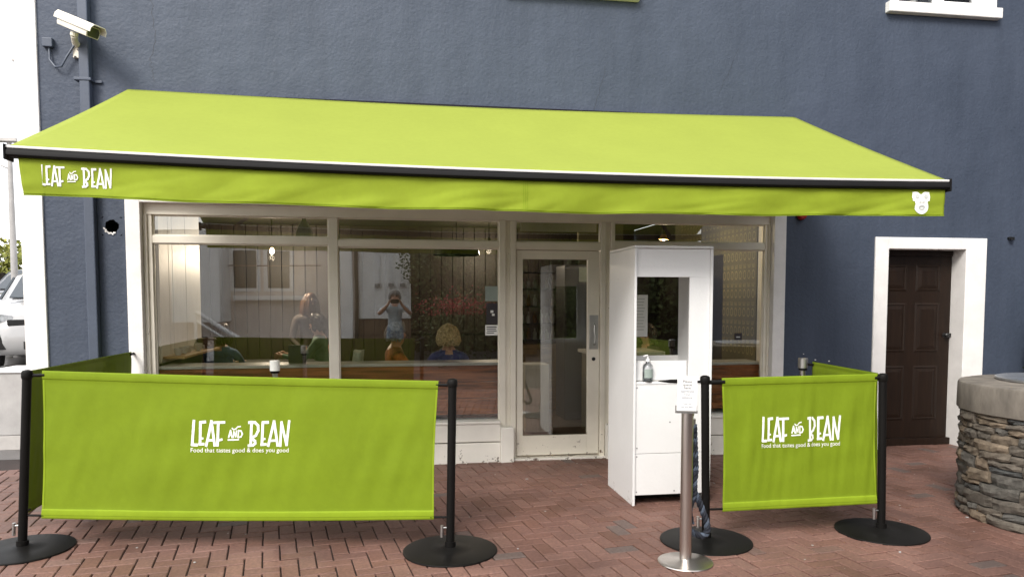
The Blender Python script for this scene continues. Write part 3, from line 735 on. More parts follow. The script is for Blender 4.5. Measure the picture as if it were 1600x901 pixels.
# bear head emblem at right end
def fan(mb, mapf, pts, off, m=0):
    P = []
    cx = sum(p[0] for p in pts)/len(pts); cy = sum(p[1] for p in pts)/len(pts)
    c, n = mapf(cx, cy); c = c + n*off
    for i in range(len(pts)):
        a, na = mapf(*pts[i]); b, nb = mapf(*pts[(i+1)%len(pts)])
        k = len(mb.v); mb.v += [tuple(c), tuple(a+na*off), tuple(b+nb*off)]; mb.f.append((k, k+1, k+2)); mb.mi.append(m)
def ell(cx, cy, rx, ry, n=20): return [(cx+rx*math.cos(2*math.pi*i/n), cy+ry*math.sin(2*math.pi*i/n)) for i in range(n)]
em = vmap(3.624, .07, .152, .141/166*950)      # 215 units = .148 m high
mb = MB()
fan(mb, em, ell(42, 158, 40, 46), .0036); fan(mb, em, ell(128, 158, 40, 46), .0037); fan(mb, em, ell(85, 120, 62, 62), .0038)
fan(mb, em, ell(90, 68, 66, 66), .0039); fan(mb, em, [(6,120),(6,200),(40,204),(60,180),(110,180),(130,204),(164,200),(164,120)], .0035)
emo = mb.build('emblem', 'print_white', va)
mb = MB(); fan(mb, em, ell(46, 160, 17, 19), .0085); fan(mb, em, ell(126, 160, 17, 19), .0085)
R = ell(88, 62, 30, 22, 16); r = ell(90, 62, 17, 10, 16)
for i in range(16):
    P = [R[i], R[(i+1)%16], r[(i+1)%16], r[i]]; mb.quad(*[em(*p)[0]+em(*p)[1]*.0085 for p in P])
for sx in (-1, 1): P = [(85+sx*6,112),(85+sx*24,116),(85+sx*24,110),(85+sx*6,106)]; mb.quad(*[em(*p)[0]+em(*p)[1]*.0085 for p in P])
mb.build('emblem_face', 'print_grey', emo)
# cassette on the wall, brackets, folding arms
mb = MB(); mb.tube([(XB0-.005, -.045, 3.262-3.3), (XB1+.005, -.045, 3.255-3.3)], .034, 16); mb.build('roller_tube', 'rail_dark', AW, smooth=True)
for x in (-2.0, .8, 3.6): bx('wall_bracket', x-.03, x+.03, -.10, -.001, -.20, -.07, 'rail_dark', AW, .004)
for sx, (xw, xe, xr) in enumerate(((-1.9, -1.2, -1.85), (3.55, 2.85, 3.5))):
    zr = railz((xr-AX0)/(AX1-AX0))-3.3+.035
    m = MB(); m.tube([(xw,-.08,-.13),(xe,-1.08,(-.13+zr)/2-.10)], .024, 10); m.build('arm', 'rail_dark', AW, smooth=True)
    m = MB(); m.tube([(xe,-1.08,(-.13+zr)/2-.10),(xr,AY+.06,zr)], .02, 10); m.tube([(xe,-1.08,(-.13+zr)/2-.14),(xe,-1.08,(-.13+zr)/2-.06)], .032, 12); m.build('forearm', 'rail_dark', AW, smooth=True)

# ================================================================== CAFE BARRIERS
def barrier_post(label, foot, top, h=1.05, r=.285):
    E = empty('barrier_post', (foot[0], foot[1], 0), label=label, cat='barrier post', group='black barrier posts on round bases')
    m = MB(); m.lathe([(.001,.0),(r,.0),(r+.002,.004),(r,.010),(r*.96,.013),(r*.5,.017),(.06,.022),(.045,.03),(.001,.03)], seg=64); m.build('base', 'post_black', E, smooth=True)
    d = Vector((top[0]-foot[0], top[1]-foot[1], h)); u = d.normalized()
    m = MB(); m.tube([Vector((0,0,.012)), Vector((0,0,.012))+u*.05], .034, 20); m.tube([Vector((0,0,.02)), d*.965], .0255, 24); m.build('pole', 'post_black', E, smooth=True)
    m = MB(); m.tube([d*.955, d*.965, d*.99, d*1.0, d*1.006], [.027,.031,.031,.027,.012], 24); m.build('cap', 'post_black', E, smooth=True)
    m = MB(); m.tube([d*.14+Vector((-.01,0,0)), d*.14+Vector((-.055,0,0))], .006, 8); m.tube([d*.155+Vector((-.052,0,0)), d*.085+Vector((-.052,0,0))], .010, 10); m.build('spring_clip', 'steel_dull', E, smooth=True)
    return E
P0t, P0b = (-2.193, -2.02), (-2.268, -2.0)
P1t, P1b = (.338, -2.43), (.319, -2.43)
P2t, P2b = (1.912, -2.50), (1.935, -2.50)
P3t, P3b = (3.135, -2.50), (3.158, -2.50)
barrier_post('black barrier post left of the long banner, at the left edge', P0b, P0t, 1.10)
barrier_post('black barrier post at the right end of the long banner', P1b, P1t)
barrier_post('black barrier post behind the steel sign stand and rope', P2b, P2t)
barrier_post('black barrier post between the short banner and the stone planter', P3b, P3t, 1.045)

def banner(name, label, A, Bp, za, zb, zla, zlb, bowing=.01, seed=0, logo_spec=None, shrink=0.0, rod=True, bow=0.0):
    """A,B = (x,y) of top corners; Al,Bl lower corners by zla.. ; returns root"""
    root = empty(name, ((A[0][0]+Bp[0][0])/2, (A[0][1]+Bp[0][1])/2, 0), label=label, cat='banner')
    off = root.location.copy()
    tA, tB, lB, lA = Vector((*A[0], za)), Vector((*Bp[0], zb)), Vector((*Bp[1], zlb)), Vector((*A[1], zla))
    nrm = (tB-tA).cross(tA-lA).normalized()
    if nrm.y > 0 or (abs(nrm.y) < .2 and nrm.x < 0 and False): nrm = -nrm
    def pt(s, t):      # t 0 top .. 1 bottom
        p = tA.lerp(tB, s).lerp(lA.lerp(lB, s), t)
        env = math.sin(math.pi*min(1, max(0, t*1.0)))**.6 if 0 < t < 1 else 0
        d = .0035*math.sin(s*19+seed)*env + .0045*noise.noise(Vector((s*9+seed, t*.9, 1)))*2*env + .003*noise.noise(Vector((s*28+t*3+seed, t*1.3, 5)))*2*env
        d += .004*noise.noise(Vector((s*5+t*6, t*2-s*4+seed, 9)))*env
        d += .005*(.3-abs(noise.noise(Vector((s*13+seed*3, t*.7+s*2, 3)))))*env + .0016*(.3-abs(noise.noise(Vector((s*60+seed*3, t*1.5, 13)))))*env
        p = p + nrm*d; p.z -= bow*math.sin(math.pi*s)*(.4+.6*t)
        if t < .001 or t > .999: pass
        p.x += (-bowing*math.sin(math.pi*t))*(s-.5)*2*(1 if abs(tB.x-tA.x) > .4 else 0)
        return p - off
    def nn(s, t): return nrm
    wd = (tB-tA).length; hh = za-zla
    NS, NT = max(20, int(wd/.018)), 44
    m = MB()
    for i in range(NS+1):
        for j in range(NT+1):
            t = j/NT; p = pt(i/NS, t)
            if t < .055: p = p + nrm*(.008*math.sin(math.pi*t/.055))
            if t > .945: p = p + nrm*(.008*math.sin(math.pi*(t-.945)/.055))
            m.v.append(tuple(p))
    for i in range(NS):
        for j in range(NT): a = i*(NT+1)+j; m.f.append((a, a+1, a+NT+2, a+NT+1)); m.mi.append(0)
    cl = m.build('cloth', 'lime_banner', root, smooth=True); so = cl.modifiers.new('thick', 'SOLIDIFY'); so.thickness = .0015; so.offset = 0
    # hems: folded pockets carrying the rods, stitched edge
    for (t0, t1) in ((-.002, .058), (.934, 1.002)):
        m = MB(); K = 8
        for i in range(NS):
            for k in range(K):
                def q(s, a): t = t0+(t1-t0)*a; return pt(s, min(1, max(0, t))) + Vector((0,0,-(t-min(1, max(0, t)))*hh)) + nrm*(.0025+.0055*math.sin(math.pi*a)**.35)
                m.quad(q(i/NS, k/K), q((i+1)/NS, k/K), q((i+1)/NS, (k+1)/K), q(i/NS, (k+1)/K))
        m.build('hem', 'lime_banner' if t0 < .5 else 'lime_hem', cl, smooth=True)
    for sside in (0, 1):
        m = MB(); w_ = .012/wd
        for j in range(NT):
            s0, s1 = (0, w_) if sside == 0 else (1-w_, 1)
            m.quad(*[pt(s, t)+nrm*.0022 for s, t in ((s0,j/NT),(s1,j/NT),(s1,(j+1)/NT),(s0,(j+1)/NT))])
        m.build('side_hem', 'lime_hem', cl)
    if logo_spec:
        s_left, z_base, width, height = logo_spec       # metres: left edge from A, height of the base line, size of the lettering
        ku, kv = width/945., height/215.
        def zt(s, z): a = za+(zb-za)*s; b = zla+(zlb-zla)*s; return (a-z)/(a-b)
        def f(u, v): s = (s_left+u*ku)/wd; return pt(s, zt(s, z_base+v*kv)), nrm
        logo(f, .0025, 'printed_logo', cl)
        def g(u, v): s = (s_left+u)/wd; return pt(s, zt(s, z_base-.040+v)), nrm
        put_text('Food that tastes good & does you good', g, height*.25, 'printed_tagline', cl, 'print_white', width=width, off=.003)
    return root, tA, tB, lA, lB, off
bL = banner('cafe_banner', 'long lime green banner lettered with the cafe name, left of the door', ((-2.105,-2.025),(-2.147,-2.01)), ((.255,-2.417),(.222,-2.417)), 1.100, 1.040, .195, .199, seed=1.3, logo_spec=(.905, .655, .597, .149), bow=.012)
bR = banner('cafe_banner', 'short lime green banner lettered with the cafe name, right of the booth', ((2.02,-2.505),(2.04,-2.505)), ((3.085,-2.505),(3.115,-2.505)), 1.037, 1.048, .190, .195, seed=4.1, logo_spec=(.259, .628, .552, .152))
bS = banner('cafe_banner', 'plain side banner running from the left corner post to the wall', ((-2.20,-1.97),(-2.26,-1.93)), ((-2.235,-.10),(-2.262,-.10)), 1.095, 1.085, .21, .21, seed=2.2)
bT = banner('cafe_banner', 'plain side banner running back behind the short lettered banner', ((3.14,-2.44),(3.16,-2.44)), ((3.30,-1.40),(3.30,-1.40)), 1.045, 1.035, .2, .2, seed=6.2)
def rodpart(B_, ends, r=.0085, name='rod'):
    root, off = B_[0], B_[5]
    for a, b, rr in ends: MB().tube([Vector(a)-off, Vector(b)-off], rr, 10).build(name, 'post_black', root, smooth=True)
rodpart(bL, [((-2.19,-2.012,1.07),(-2.09,-2.03,1.075),.010), ((.24,-2.415,1.018),(.335,-2.43,1.016),.010)]); rodpart(bL, [((-2.26,-2.0,.215),(-2.13,-2.015,.212),.007), ((.20,-2.415,.21),(.318,-2.43,.21),.007)])
rodpart(bR, [((1.915,-2.5,1.012),(2.04,-2.505,1.014),.014), ((3.07,-2.505,1.022),(3.135,-2.5,1.022),.012)]); rodpart(bR, [((1.93,-2.5,.205),(2.05,-2.505,.205),.007), ((3.09,-2.505,.21),(3.155,-2.5,.21),.007)])
rodpart(bS, [((-2.20,-2.0,1.068),(-2.20,-1.94,1.07),.010), ((-2.24,-.12,1.065),(-2.245,-.022,1.065),.012)]); rodpart(bS, [((-2.262,-2.0,.225),(-2.262,-1.9,.225),.007), ((-2.262,-.12,.225),(-2.262,-.022,.225),.007)])
rodpart(bT, [((3.14,-2.48,1.02),(3.142,-2.42,1.02),.010), ((3.30,-1.42,1.01),(3.30,-1.32,1.01),.010)])
# spare arm on the middle post, tapering away to the left behind the sign
m = MB(); m.tube([(1.63,-2.44,1.018),(1.70,-2.45,1.018),(1.78,-2.46,1.017),(1.80,-2.465,1.017),(1.905,-2.5,1.016)], [.002,.012,.014,.008,.008], 10)
sp = m.build('spare_barrier_arm', 'post_black', smooth=True); tag(sp, 'short black tapered arm sticking out left from a post, behind the sign card', 'barrier arm')

# capped steel posts standing inside the barrier
def capped(x, y, z, label):
    E = empty('steel_post', (x, y, 0), label=label, cat='post', group='white capped steel posts inside the barrier')
    m = MB(); m.lathe([(.001,0),(.14,0),(.14,.008),(.03,.016),(.001,.016)], seg=40); m.build('base', 'steel_dull', E, smooth=True)
    m = MB(); m.tube([(0,0,.012),(0,0,z-.085)], .022, 20); m.build('pole', 'steel_brushed', E, smooth=True)
    m = MB(); m.tube([(0,0,z-.10),(0,0,z-.082)], .034, 20); m.build('collar', 'post_black', E, smooth=True)
    m = MB(); m.tube([(0,0,z-.08),(0,0,z-.004),(0,0,z)], [.038,.038,.034], 24); m.build('cap', 'print_white' if x < 0 else 'steel_dull', E, smooth=True)
capped(-.935, -.86, 1.055, 'steel post with a white cap showing above the long banner')
capped(3.262, -1.33, 1.06, 'steel post with a dull cap beside the blue wall, right of the shop window')

# ================================================================== STEEL SIGN STAND WITH ROPE
S = empty('sign_stand', (1.66, -2.84, 0), label='brushed steel queue post on a round steel base holding a white card', cat='sign stand')
m = MB(); m.lathe([(.001,0),(.158,0),(.160,.004),(.158,.009),(.14,.014),(.055,.020),(.034,.028),(.001,.028)], seg=64); m.build('base', 'steel_brushed', S, smooth=True)
m = MB(); m.tube([(0,0,.02),(0,0,.885)], .034, 32); m.tube([(0,0,.875),(0,0,.892)], .0365, 32); m.build('pole', 'steel_brushed', S, smooth=True)
Mc = Matrix.Translation((-.013, -.02, .992)) @ Matrix.Rotation(rad(-6), 4, 'Z') @ Matrix.Rotation(rad(-2), 4, 'X') @ Matrix.Rotation(rad(1.5), 4, 'Y')
m = MB(); m.box(-.057,.057,-.003,.003,-.098,.098, M=Mc); card = m.build('sign_card', 'paper_white', S)
m = MB(); m.box(-.062,.062,.0035,.012,-.104,-.07, M=Mc); m.box(-.062,.062,-.012,-.004,-.106,-.098, M=Mc); m.box(-.062,.062,-.012,.012,-.112,-.1061, M=Mc); m.tube([Mc @ Vector((0,.008,-.11)), (0,0,.885)], .015, 12); m.build('card_holder', 'steel_dull', S)
def cmap(cx, cz): return lambda u, v: (Mc @ Vector((cx+u, -.0036, cz+v)), (Mc.to_3x3() @ Vector((0,-1,0))))
for (t, z, sz, mm, bd_) in (('Please', .062, .022, 'ink', .0004), ('queue', .044, .022, 'ink', .0004), ('here', .026, .022, 'ink', .0004), ('appreciate', .008, .019, 'ink_grey', 0), ('Your', -.010, .019, 'ink_grey', 0), ('patience', -.028, .019, 'ink_grey', 0), ('Thank you', -.062, .013, 'ink_grey', 0), ('Leaf and Bean', -.080, .013, 'ink_grey', 0)):
    put_text(t, cmap(0, z), sz, 'sign_lettering', card, mm, 'CENTER', off=.0006)
# rope hanging doubled from a steel hook
RP = empty('barrier_rope', (1.70, -2.80, .86), label='navy and slate twisted rope hanging doubled from the steel sign post', cat='rope')
ro = Vector((1.70, -2.80, .86))
def rope(path, r=.0185, pitch=.085):
    pts = []
    P = [Vector(p) for p in path]
    for i in range(len(P)-1):     # catmull
        p0, p1, p2, p3 = P[max(0,i-1)], P[i], P[i+1], P[min(len(P)-1,i+2)]
        for j in range(14):
            t = j/14; pts.append(.5*((2*p1) + (p2-p0)*t + (2*p0-5*p1+4*p2-p3)*t*t + (3*p1-p0-3*p2+p3)*t**3))
    pts.append(P[-1]); L = 0; strands = [[], [], []]; ref = Vector((0,1,0))
    for i, p in enumerate(pts):
        if i: L += (pts[i]-pts[i-1]).length
        t = (pts[min(i+1,len(pts)-1)]-pts[max(i-1,0)]).normalized(); a = (ref - t*ref.dot(t)).normalized(); b = t.cross(a); ref = a
        for k in range(3):
            q = 2*math.pi*(L/pitch + k/3); strands[k].append(p + (a*math.cos(q)+b*math.sin(q))*r*.55 - ro)
    m = MB()
    for k, s in enumerate(strands): m.tube(s, r*.58, 8, m=(k == 1)*1)
    m.build('rope_strands', ['rope_navy', 'rope_slate'], RP, smooth=True)
rope([(1.712,-2.80,.80),(1.702,-2.80,.66),(1.722,-2.79,.52),(1.725,-2.795,.40),(1.700,-2.79,.30),(1.706,-2.79,.24),(1.712,-2.79,.21)])
rope([(1.722,-2.785,.80),(1.730,-2.785,.66),(1.738,-2.78,.52),(1.728,-2.78,.42),(1.768,-2.78,.33),(1.81,-2.78,.22),(1.818,-2.78,.16),(1.785,-2.79,.135),(1.74,-2.79,.15),(1.69,-2.79,.19),(1.682,-2.79,.26),(1.70,-2.785,.36),(1.715,-2.785,.42)])
m = MB(); m.tube([Vector((1.706,-2.795,.795))-ro, Vector((1.706,-2.795,.835))-ro], .022, 14); m.tube([Vector((1.706,-2.80,.83))-ro, Vector((1.712,-2.80,.865))-ro, Vector((1.70,-2.81,.885))-ro, Vector((1.69,-2.82,.875))-ro], .006, 8); m.build('steel_hook', 'steel_dull', RP, smooth=True)

# ================================================================== WHITE HATCH BOOTH
K = empty('hatch_booth', (2.03, -1.33, 0), label='white free standing serving booth with a window opening beside the door', cat='booth')
ko = K.location
def kb(name, x0, x1, y0, y1, z0, z1, m='booth_white', parent=None, bev=.002):
    return bx(name, x0-ko.x, x1-ko.x, y0-ko.y, y1-ko.y, z0, z1, m, parent or K, bev)
kl = kb('side_panel', 1.73, 1.748, -1.652, -1.01, 0, 1.905); kr = kb('side_panel', 2.322, 2.340, -1.645, -1.01, 0, 1.905)
kb('top_panel', 1.73, 2.34, -1.645, -1.01, 1.907, 1.925)
kb('header_board', 1.7485, 2.3215, -1.625, -1.607, 1.697, 1.905)
kb('right_stile', 2.165, 2.3215, -1.628, -1.608, .925, 1.6965); kb('apron_board', 1.7485, 2.1645, -1.592, -1.574, .93, 1.075)
kb('counter_shelf', 1.7485, 2.3215, -1.640, -1.20, .905, .923)
kb('front_panel', 1.7485, 2.3215, -1.636, -1.620, .388, .903); kb('front_panel', 1.7485, 2.3215, -1.636, -1.620, .075, .3845)
kb('toe_board', 1.7485, 2.3215, -1.45, -1.43, 0, .10, 'black_wood')
kb('back_panel', 1.7485, 2.3215, -1.03, -1.012, .1, 1.072)
m = MB()
for (x, z) in ((1.762,.88),(1.765,.43),(1.765,.365),(2.02,.62),(2.06,.10),(1.765,.10),(2.29,.43),(2.29,.86)):
    m.lathe([(.001,0),(.006,0),(.005,.002),(.001,.0025)], M=Matrix.Translation((x-ko.x,-1.636-ko.y,z)) @ Matrix.Rotation(rad(90),4,'X'), seg=10)
m.build('screw_heads', 'screw_grey', K)
# hand sanitiser bottle on the shelf
H = empty('sanitiser_bottle', (1.85, -1.615, .923), label='clear plastic pump bottle standing on the booth shelf', cat='bottle')
m = MB(); m.lathe([(.001,0),(.036,0),(.038,.006),(.038,.105),(.034,.125),(.016,.14),(.013,.15),(.001,.15)], seg=24); m.build('bottle_body', GLASS2, H, smooth=True)
m = MB(); m.lathe([(.001,.0),(.0352,.004),(.0352,.075),(.001,.075)], seg=24); m.build('gel', glass('gel_clear', .05, (.90,.93,.95)), H, smooth=True)
m = MB(); m.lathe([(.0135,.148),(.016,.150),(.016,.168),(.005,.170),(.005,.192),(.001,.192)], seg=16); m.tube([(0,0,.188),(-.004,-.002,.196),(-.036,-.01,.190)], .006, 8); m.build('pump', 'upvc_white', H, smooth=True)
m = MB()
for i in range(14):
    a = rad(-150+i*10); b = a+rad(10); R_ = .0384; m.quad((R_*math.cos(a),R_*math.sin(a),.03),(R_*math.cos(b),R_*math.sin(b),.03),(R_*math.cos(b),R_*math.sin(b),.095),(R_*math.cos(a),R_*math.sin(a),.095))
m.build('bottle_label', 'glass_blue_grey', H)

# ================================================================== ROUND STONE PLANTER
PC = Vector((4.68, -2.42, 0)); PR = .70
PL = empty('stone_planter', PC, label='round dry stone well wall with a rough concrete cap at the right edge', cat='stone wall')
m = MB(); m.lathe([(.001,0),(PR-.05,0),(PR-.05,.74),(.001,.74)], seg=48); m.build('core', 'soil_dark', PL)
rnd = random.Random(11)
z = 0.0
while z < .735:
    hc = rnd.uniform(.042, .088); 
    if z + hc > .70: hc = .745 - z
    a = rnd.uniform(0, .3); a_end = a + 2*math.pi
    while a < a_end - .03:
        da = min(rnd.uniform(.16, .44)*(hc/.07)**.5, a_end - a)
        if a_end - a - da < .1: da = a_end - a
        split = rnd.random() < .22 and hc > .075
        for (q0, q1) in (((0,.5),(.5,1)) if split else ((0,1),)):
            zz0, zz1 = z + hc*q0 + .0025, z + hc*q1 - .0025
            NA, NZ = 5, 3; out = rnd.uniform(-.012, .010); m = MB(); sd_ = rnd.random()*50; tl = rnd.uniform(-.008, .008)
            for i in range(NA+1):
                for j in range(NZ+1):
                    u, v = i/NA, j/NZ
                    eu = min(u, 1-u)*2; ev = min(v, 1-v)*2
                    aa = a + .004 + (da-.008)*u; rr = PR - .030 + out + .030*min(1, eu*4+.45)**.6*min(1, ev*4+.5)**.6 + .016*noise.noise(Vector((aa*14, zz0*30+v*3, sd_)))
                    zc = zz0 + (zz1-zz0)*v + .010*noise.noise(Vector((aa*7, v*2, sd_+9))) + tl*(u-.5)*2
                    if 0 < i < NA: aa += .01*noise.noise(Vector((u*4, v*4, sd_)))
                    m.v.append((rr*math.cos(aa), rr*math.sin(aa), max(.0, zc)))
            W_ = NZ+1
            for i in range(NA):
                for j in range(NZ): b_ = i*W_+j; m.f.append((b_, b_+W_, b_+W_+1, b_+1)); m.mi.append(0)
            ring = [i*W_ for i in range(NA+1)] + [NA*W_+j for j in range(1,W_)] + [i*W_+NZ for i in range(NA-1,-1,-1)] + [j for j in range(NZ-1,0,-1)]
            nb = len(m.v)
            for r_ in ring: v_ = m.v[r_]; l_ = math.hypot(v_[0], v_[1]); m.v.append((v_[0]/l_*(PR-.10), v_[1]/l_*(PR-.10), v_[2]))
            for q in range(len(ring)): q2 = (q+1)%len(ring); m.f.append((ring[q], ring[q2], nb+q2, nb+q)); m.mi.append(0)
            m.build('stone', STONE, PL)
        a += da
    z += hc
m = MB(); prof = [(.001,.742),(PR+.0,.742),(PR+.012,.75),(PR+.014,.80),(PR+.012,.925),(PR+.004,.940),(PR-.02,.946),(.001,.95)]
m.lathe(prof, seg=72)
for i, v in enumerate(m.v):
    a = math.atan2(v[1], v[0]); r = math.hypot(v[0], v[1])
    if r > .5: d = .006*noise.noise(Vector((math.cos(a)*5, math.sin(a)*5, v[2]*5))); dz_ = .005*noise.noise(Vector((math.cos(a)*7, math.sin(a)*7, 4 + (v[2] > .8)))); m.v[i] = (v[0]*(1+d/r), v[1]*(1+d/r), v[2]+dz_)
m.build('cap', 'concrete_cap', PL, smooth=True)
m = MB(); m.lathe([(.001,.95),(.44,.95),(.445,.955),(.445,.968),(.43,.972),(.001,.976)], c=(.06,.12,0), seg=56); m.build('metal_lid', 'galvanised', PL, smooth=True)

# ================================================================== WALL FITTINGS
# security camera
def aim(loc, d): return Matrix.Translation(loc) @ Vector(d).normalized().to_track_quat('X', 'Z').to_matrix().to_4x4()
CC = empty('security_camera', (-2.612, 0, 3.60), label='cream bullet security camera on a wall bracket above the awning corner', cat='camera')
co = Vector((-2.612, 0, 3.60))
Mh = aim(Vector((-2.505, -.235, 3.735)) - co, (.80, -.46, -.40)) @ Matrix.Scale(1.12, 4)
m = MB(); hp_ = [(-.052,-.04),(.052,-.04),(.058,-.02),(.058,.02),(.04,.045),(-.04,.045),(-.058,.02),(-.058,-.02)]
def loft(m, secs, mi=0, cap=True):
    n = len(m.v); k = len(secs[0])
    for s in secs: m.v += [tuple(p) for p in s]
    for i in range(len(secs)-1):
        for j in range(k): m.f.append((n+i*k+j, n+i*k+(j+1)%k, n+(i+1)*k+(j+1)%k, n+(i+1)*k+j)); m.mi.append(mi)
    if cap: m.f.append(tuple(n+j for j in range(k))[::-1]); m.f.append(tuple(n+(len(secs)-1)*k+j for j in range(k))); m.mi += [mi, mi]
loft(m, [[Mh @ Vector((x, a*s, b*s)) for a, b in hp_] for x, s in ((-.18,.82),(-.17,.92),(.13,.92),(.14,.92))]); m.build('housing', 'cctv_cream', CC, .003, True)
m = MB(); sh = [(-.066,.0),(-.064,.03),(-.045,.056),(.045,.056),(.064,.03),(.066,.0),(.062,.0),(.060,.028),(.043,.050),(-.043,.050),(-.060,.028),(-.062,.0)]
loft(m, [[Mh @ Vector((x, a, b+.004)) for a, b in sh] for x in (-.20, .185)]); m.build('sunshield', 'cctv_cream', CC)
m = MB(); loft(m, [[Mh @ Vector((x, a*.78, b*.78)) for a, b in hp_] for x in (.141, .143)]); m.build('lens_window', 'cctv_glass', CC)
m = MB(); m.tube([Mh @ Vector((-.04,0,-.045)), Mh @ Vector((-.04,0,-.075))], .03, 12); m.tube([Mh @ Vector((-.04,0,-.07)), Vector((.02,-.12,.055)), Vector((0.02,-.03,.04))], .026, 10); m.box(-.035,.055,-.03,-.002,-.045,.085); m.build('bracket', 'cctv_cream', CC, .003)
m = MB()
for (x, z) in ((-.015,-.04),(.035,-.04),(.01,.02)): m.lathe([(.001,0),(.009,0),(.009,.006),(.001,.006)], M=Matrix.Translation((x,-.03,z)) @ Matrix.Rotation(rad(90),4,'X'), seg=8)
m.build('bolt', 'black_metal', CC)
m = MB(); m.tube([(-.02,-.04,.05),(-.07,-.05,-.04),(-.12,-.05,-.13),(-.17,-.04,-.13),(-.215,-.03,-.07),(-.22,-.02,.03)], .009, 8); m.build('cable', 'blue_pipe_paint', CC, smooth=True)
bx('junction_box', -.265, -.185, -.05, -.002, .03, .105, 'blue_pipe_paint', CC, .006)
# flood lamp on the side wall
FL = empty('flood_lamp', (-3.11, 1.0, 3.9), label='grey flood lamp fixed to the side wall behind the white corner', cat='lamp')
m = MB(); m.prism([(-.40,-.10),(-.34,.10),(-.29,.20),(-.22,.20),(-.22,-.11)], -.12, .12); m.build('lamp_housing', 'lamp_grey', FL, .01)
bx('lamp_visor', -.42, -.24, -.13, .13, -.135, -.112, 'lamp_grey', FL, .004)
m = MB(); m.tube([(-.22,0,.05),(.02,0,.05)], .02, 8); m.build('lamp_arm', 'lamp_grey', FL)
# red alarm beacon
AL = empty('alarm_beacon', (3.98, 0, 2.365), label='small red alarm beacon on the blue wall under the right end of the awning', cat='alarm')
m = MB(); m.lathe([(.001,0),(.052,0),(.052,.02),(.001,.02)], M=Matrix.Rotation(rad(90),4,'X'), seg=24); m.build('back_plate', 'black_metal', AL, smooth=True)
m = MB(); m.lathe([(.001,.021),(.046,.021),(.046,.04),(.038,.062),(.018,.072),(.001,.074)], M=Matrix.Rotation(rad(90),4,'X'), seg=24); m.build('beacon_lens', 'alarm_red', AL, smooth=True)
m = MB(); m.box(6.31,6.37,-.035,-.002,2.165,2.185); m.box(6.32,6.36,-.05,-.03,2.15,2.165)
tag(m.build('wall_hook', 'black_metal', None, .003), 'small dark metal hook on the blue wall right of the brown door', 'hook')

# dark shrub at the far right by the wall
SH = empty('shrub', (6.62, -.25, 0), label='dark leafy potted shrub against the blue wall behind the planter', cat='plant')
m = MB(); m.lathe([(.001,0),(.13,0),(.16,.30),(.165,.32),(.14,.32),(.13,.29),(.001,.29)], seg=28); m.build('pot', 'lead_grey', SH, smooth=True)
m = MB(); m.tube([(0,0,.28),(.01,.01,.7),(-.02,0,1.15)], [.018,.014,.006], 8); m.build('stem', 'bark', SH)
m = MB(); rl = random.Random(3)
def leaf(m, p, s, rl, mi=0):
    d = Vector((rl.gauss(0,1), rl.gauss(0,1), rl.gauss(0,.7))).normalized(); e = d.cross(Vector((rl.gauss(0,1), rl.gauss(0,1), rl.gauss(0,1)))).normalized()
    p = Vector(p); m.quad(p, p+d*s*.5+e*s*.28, p+d*s, p+d*s*.5-e*s*.28, mi)
for i in range(1500):
    h = rl.random(); r = .24*(1-h*.5)*rl.random()**.5; a = rl.random()*6.283; leaf(m, (r*math.cos(a), r*math.sin(a), .45+h*.95), .07, rl)
m.build('foliage', 'plant_dark', SH, fix=False)

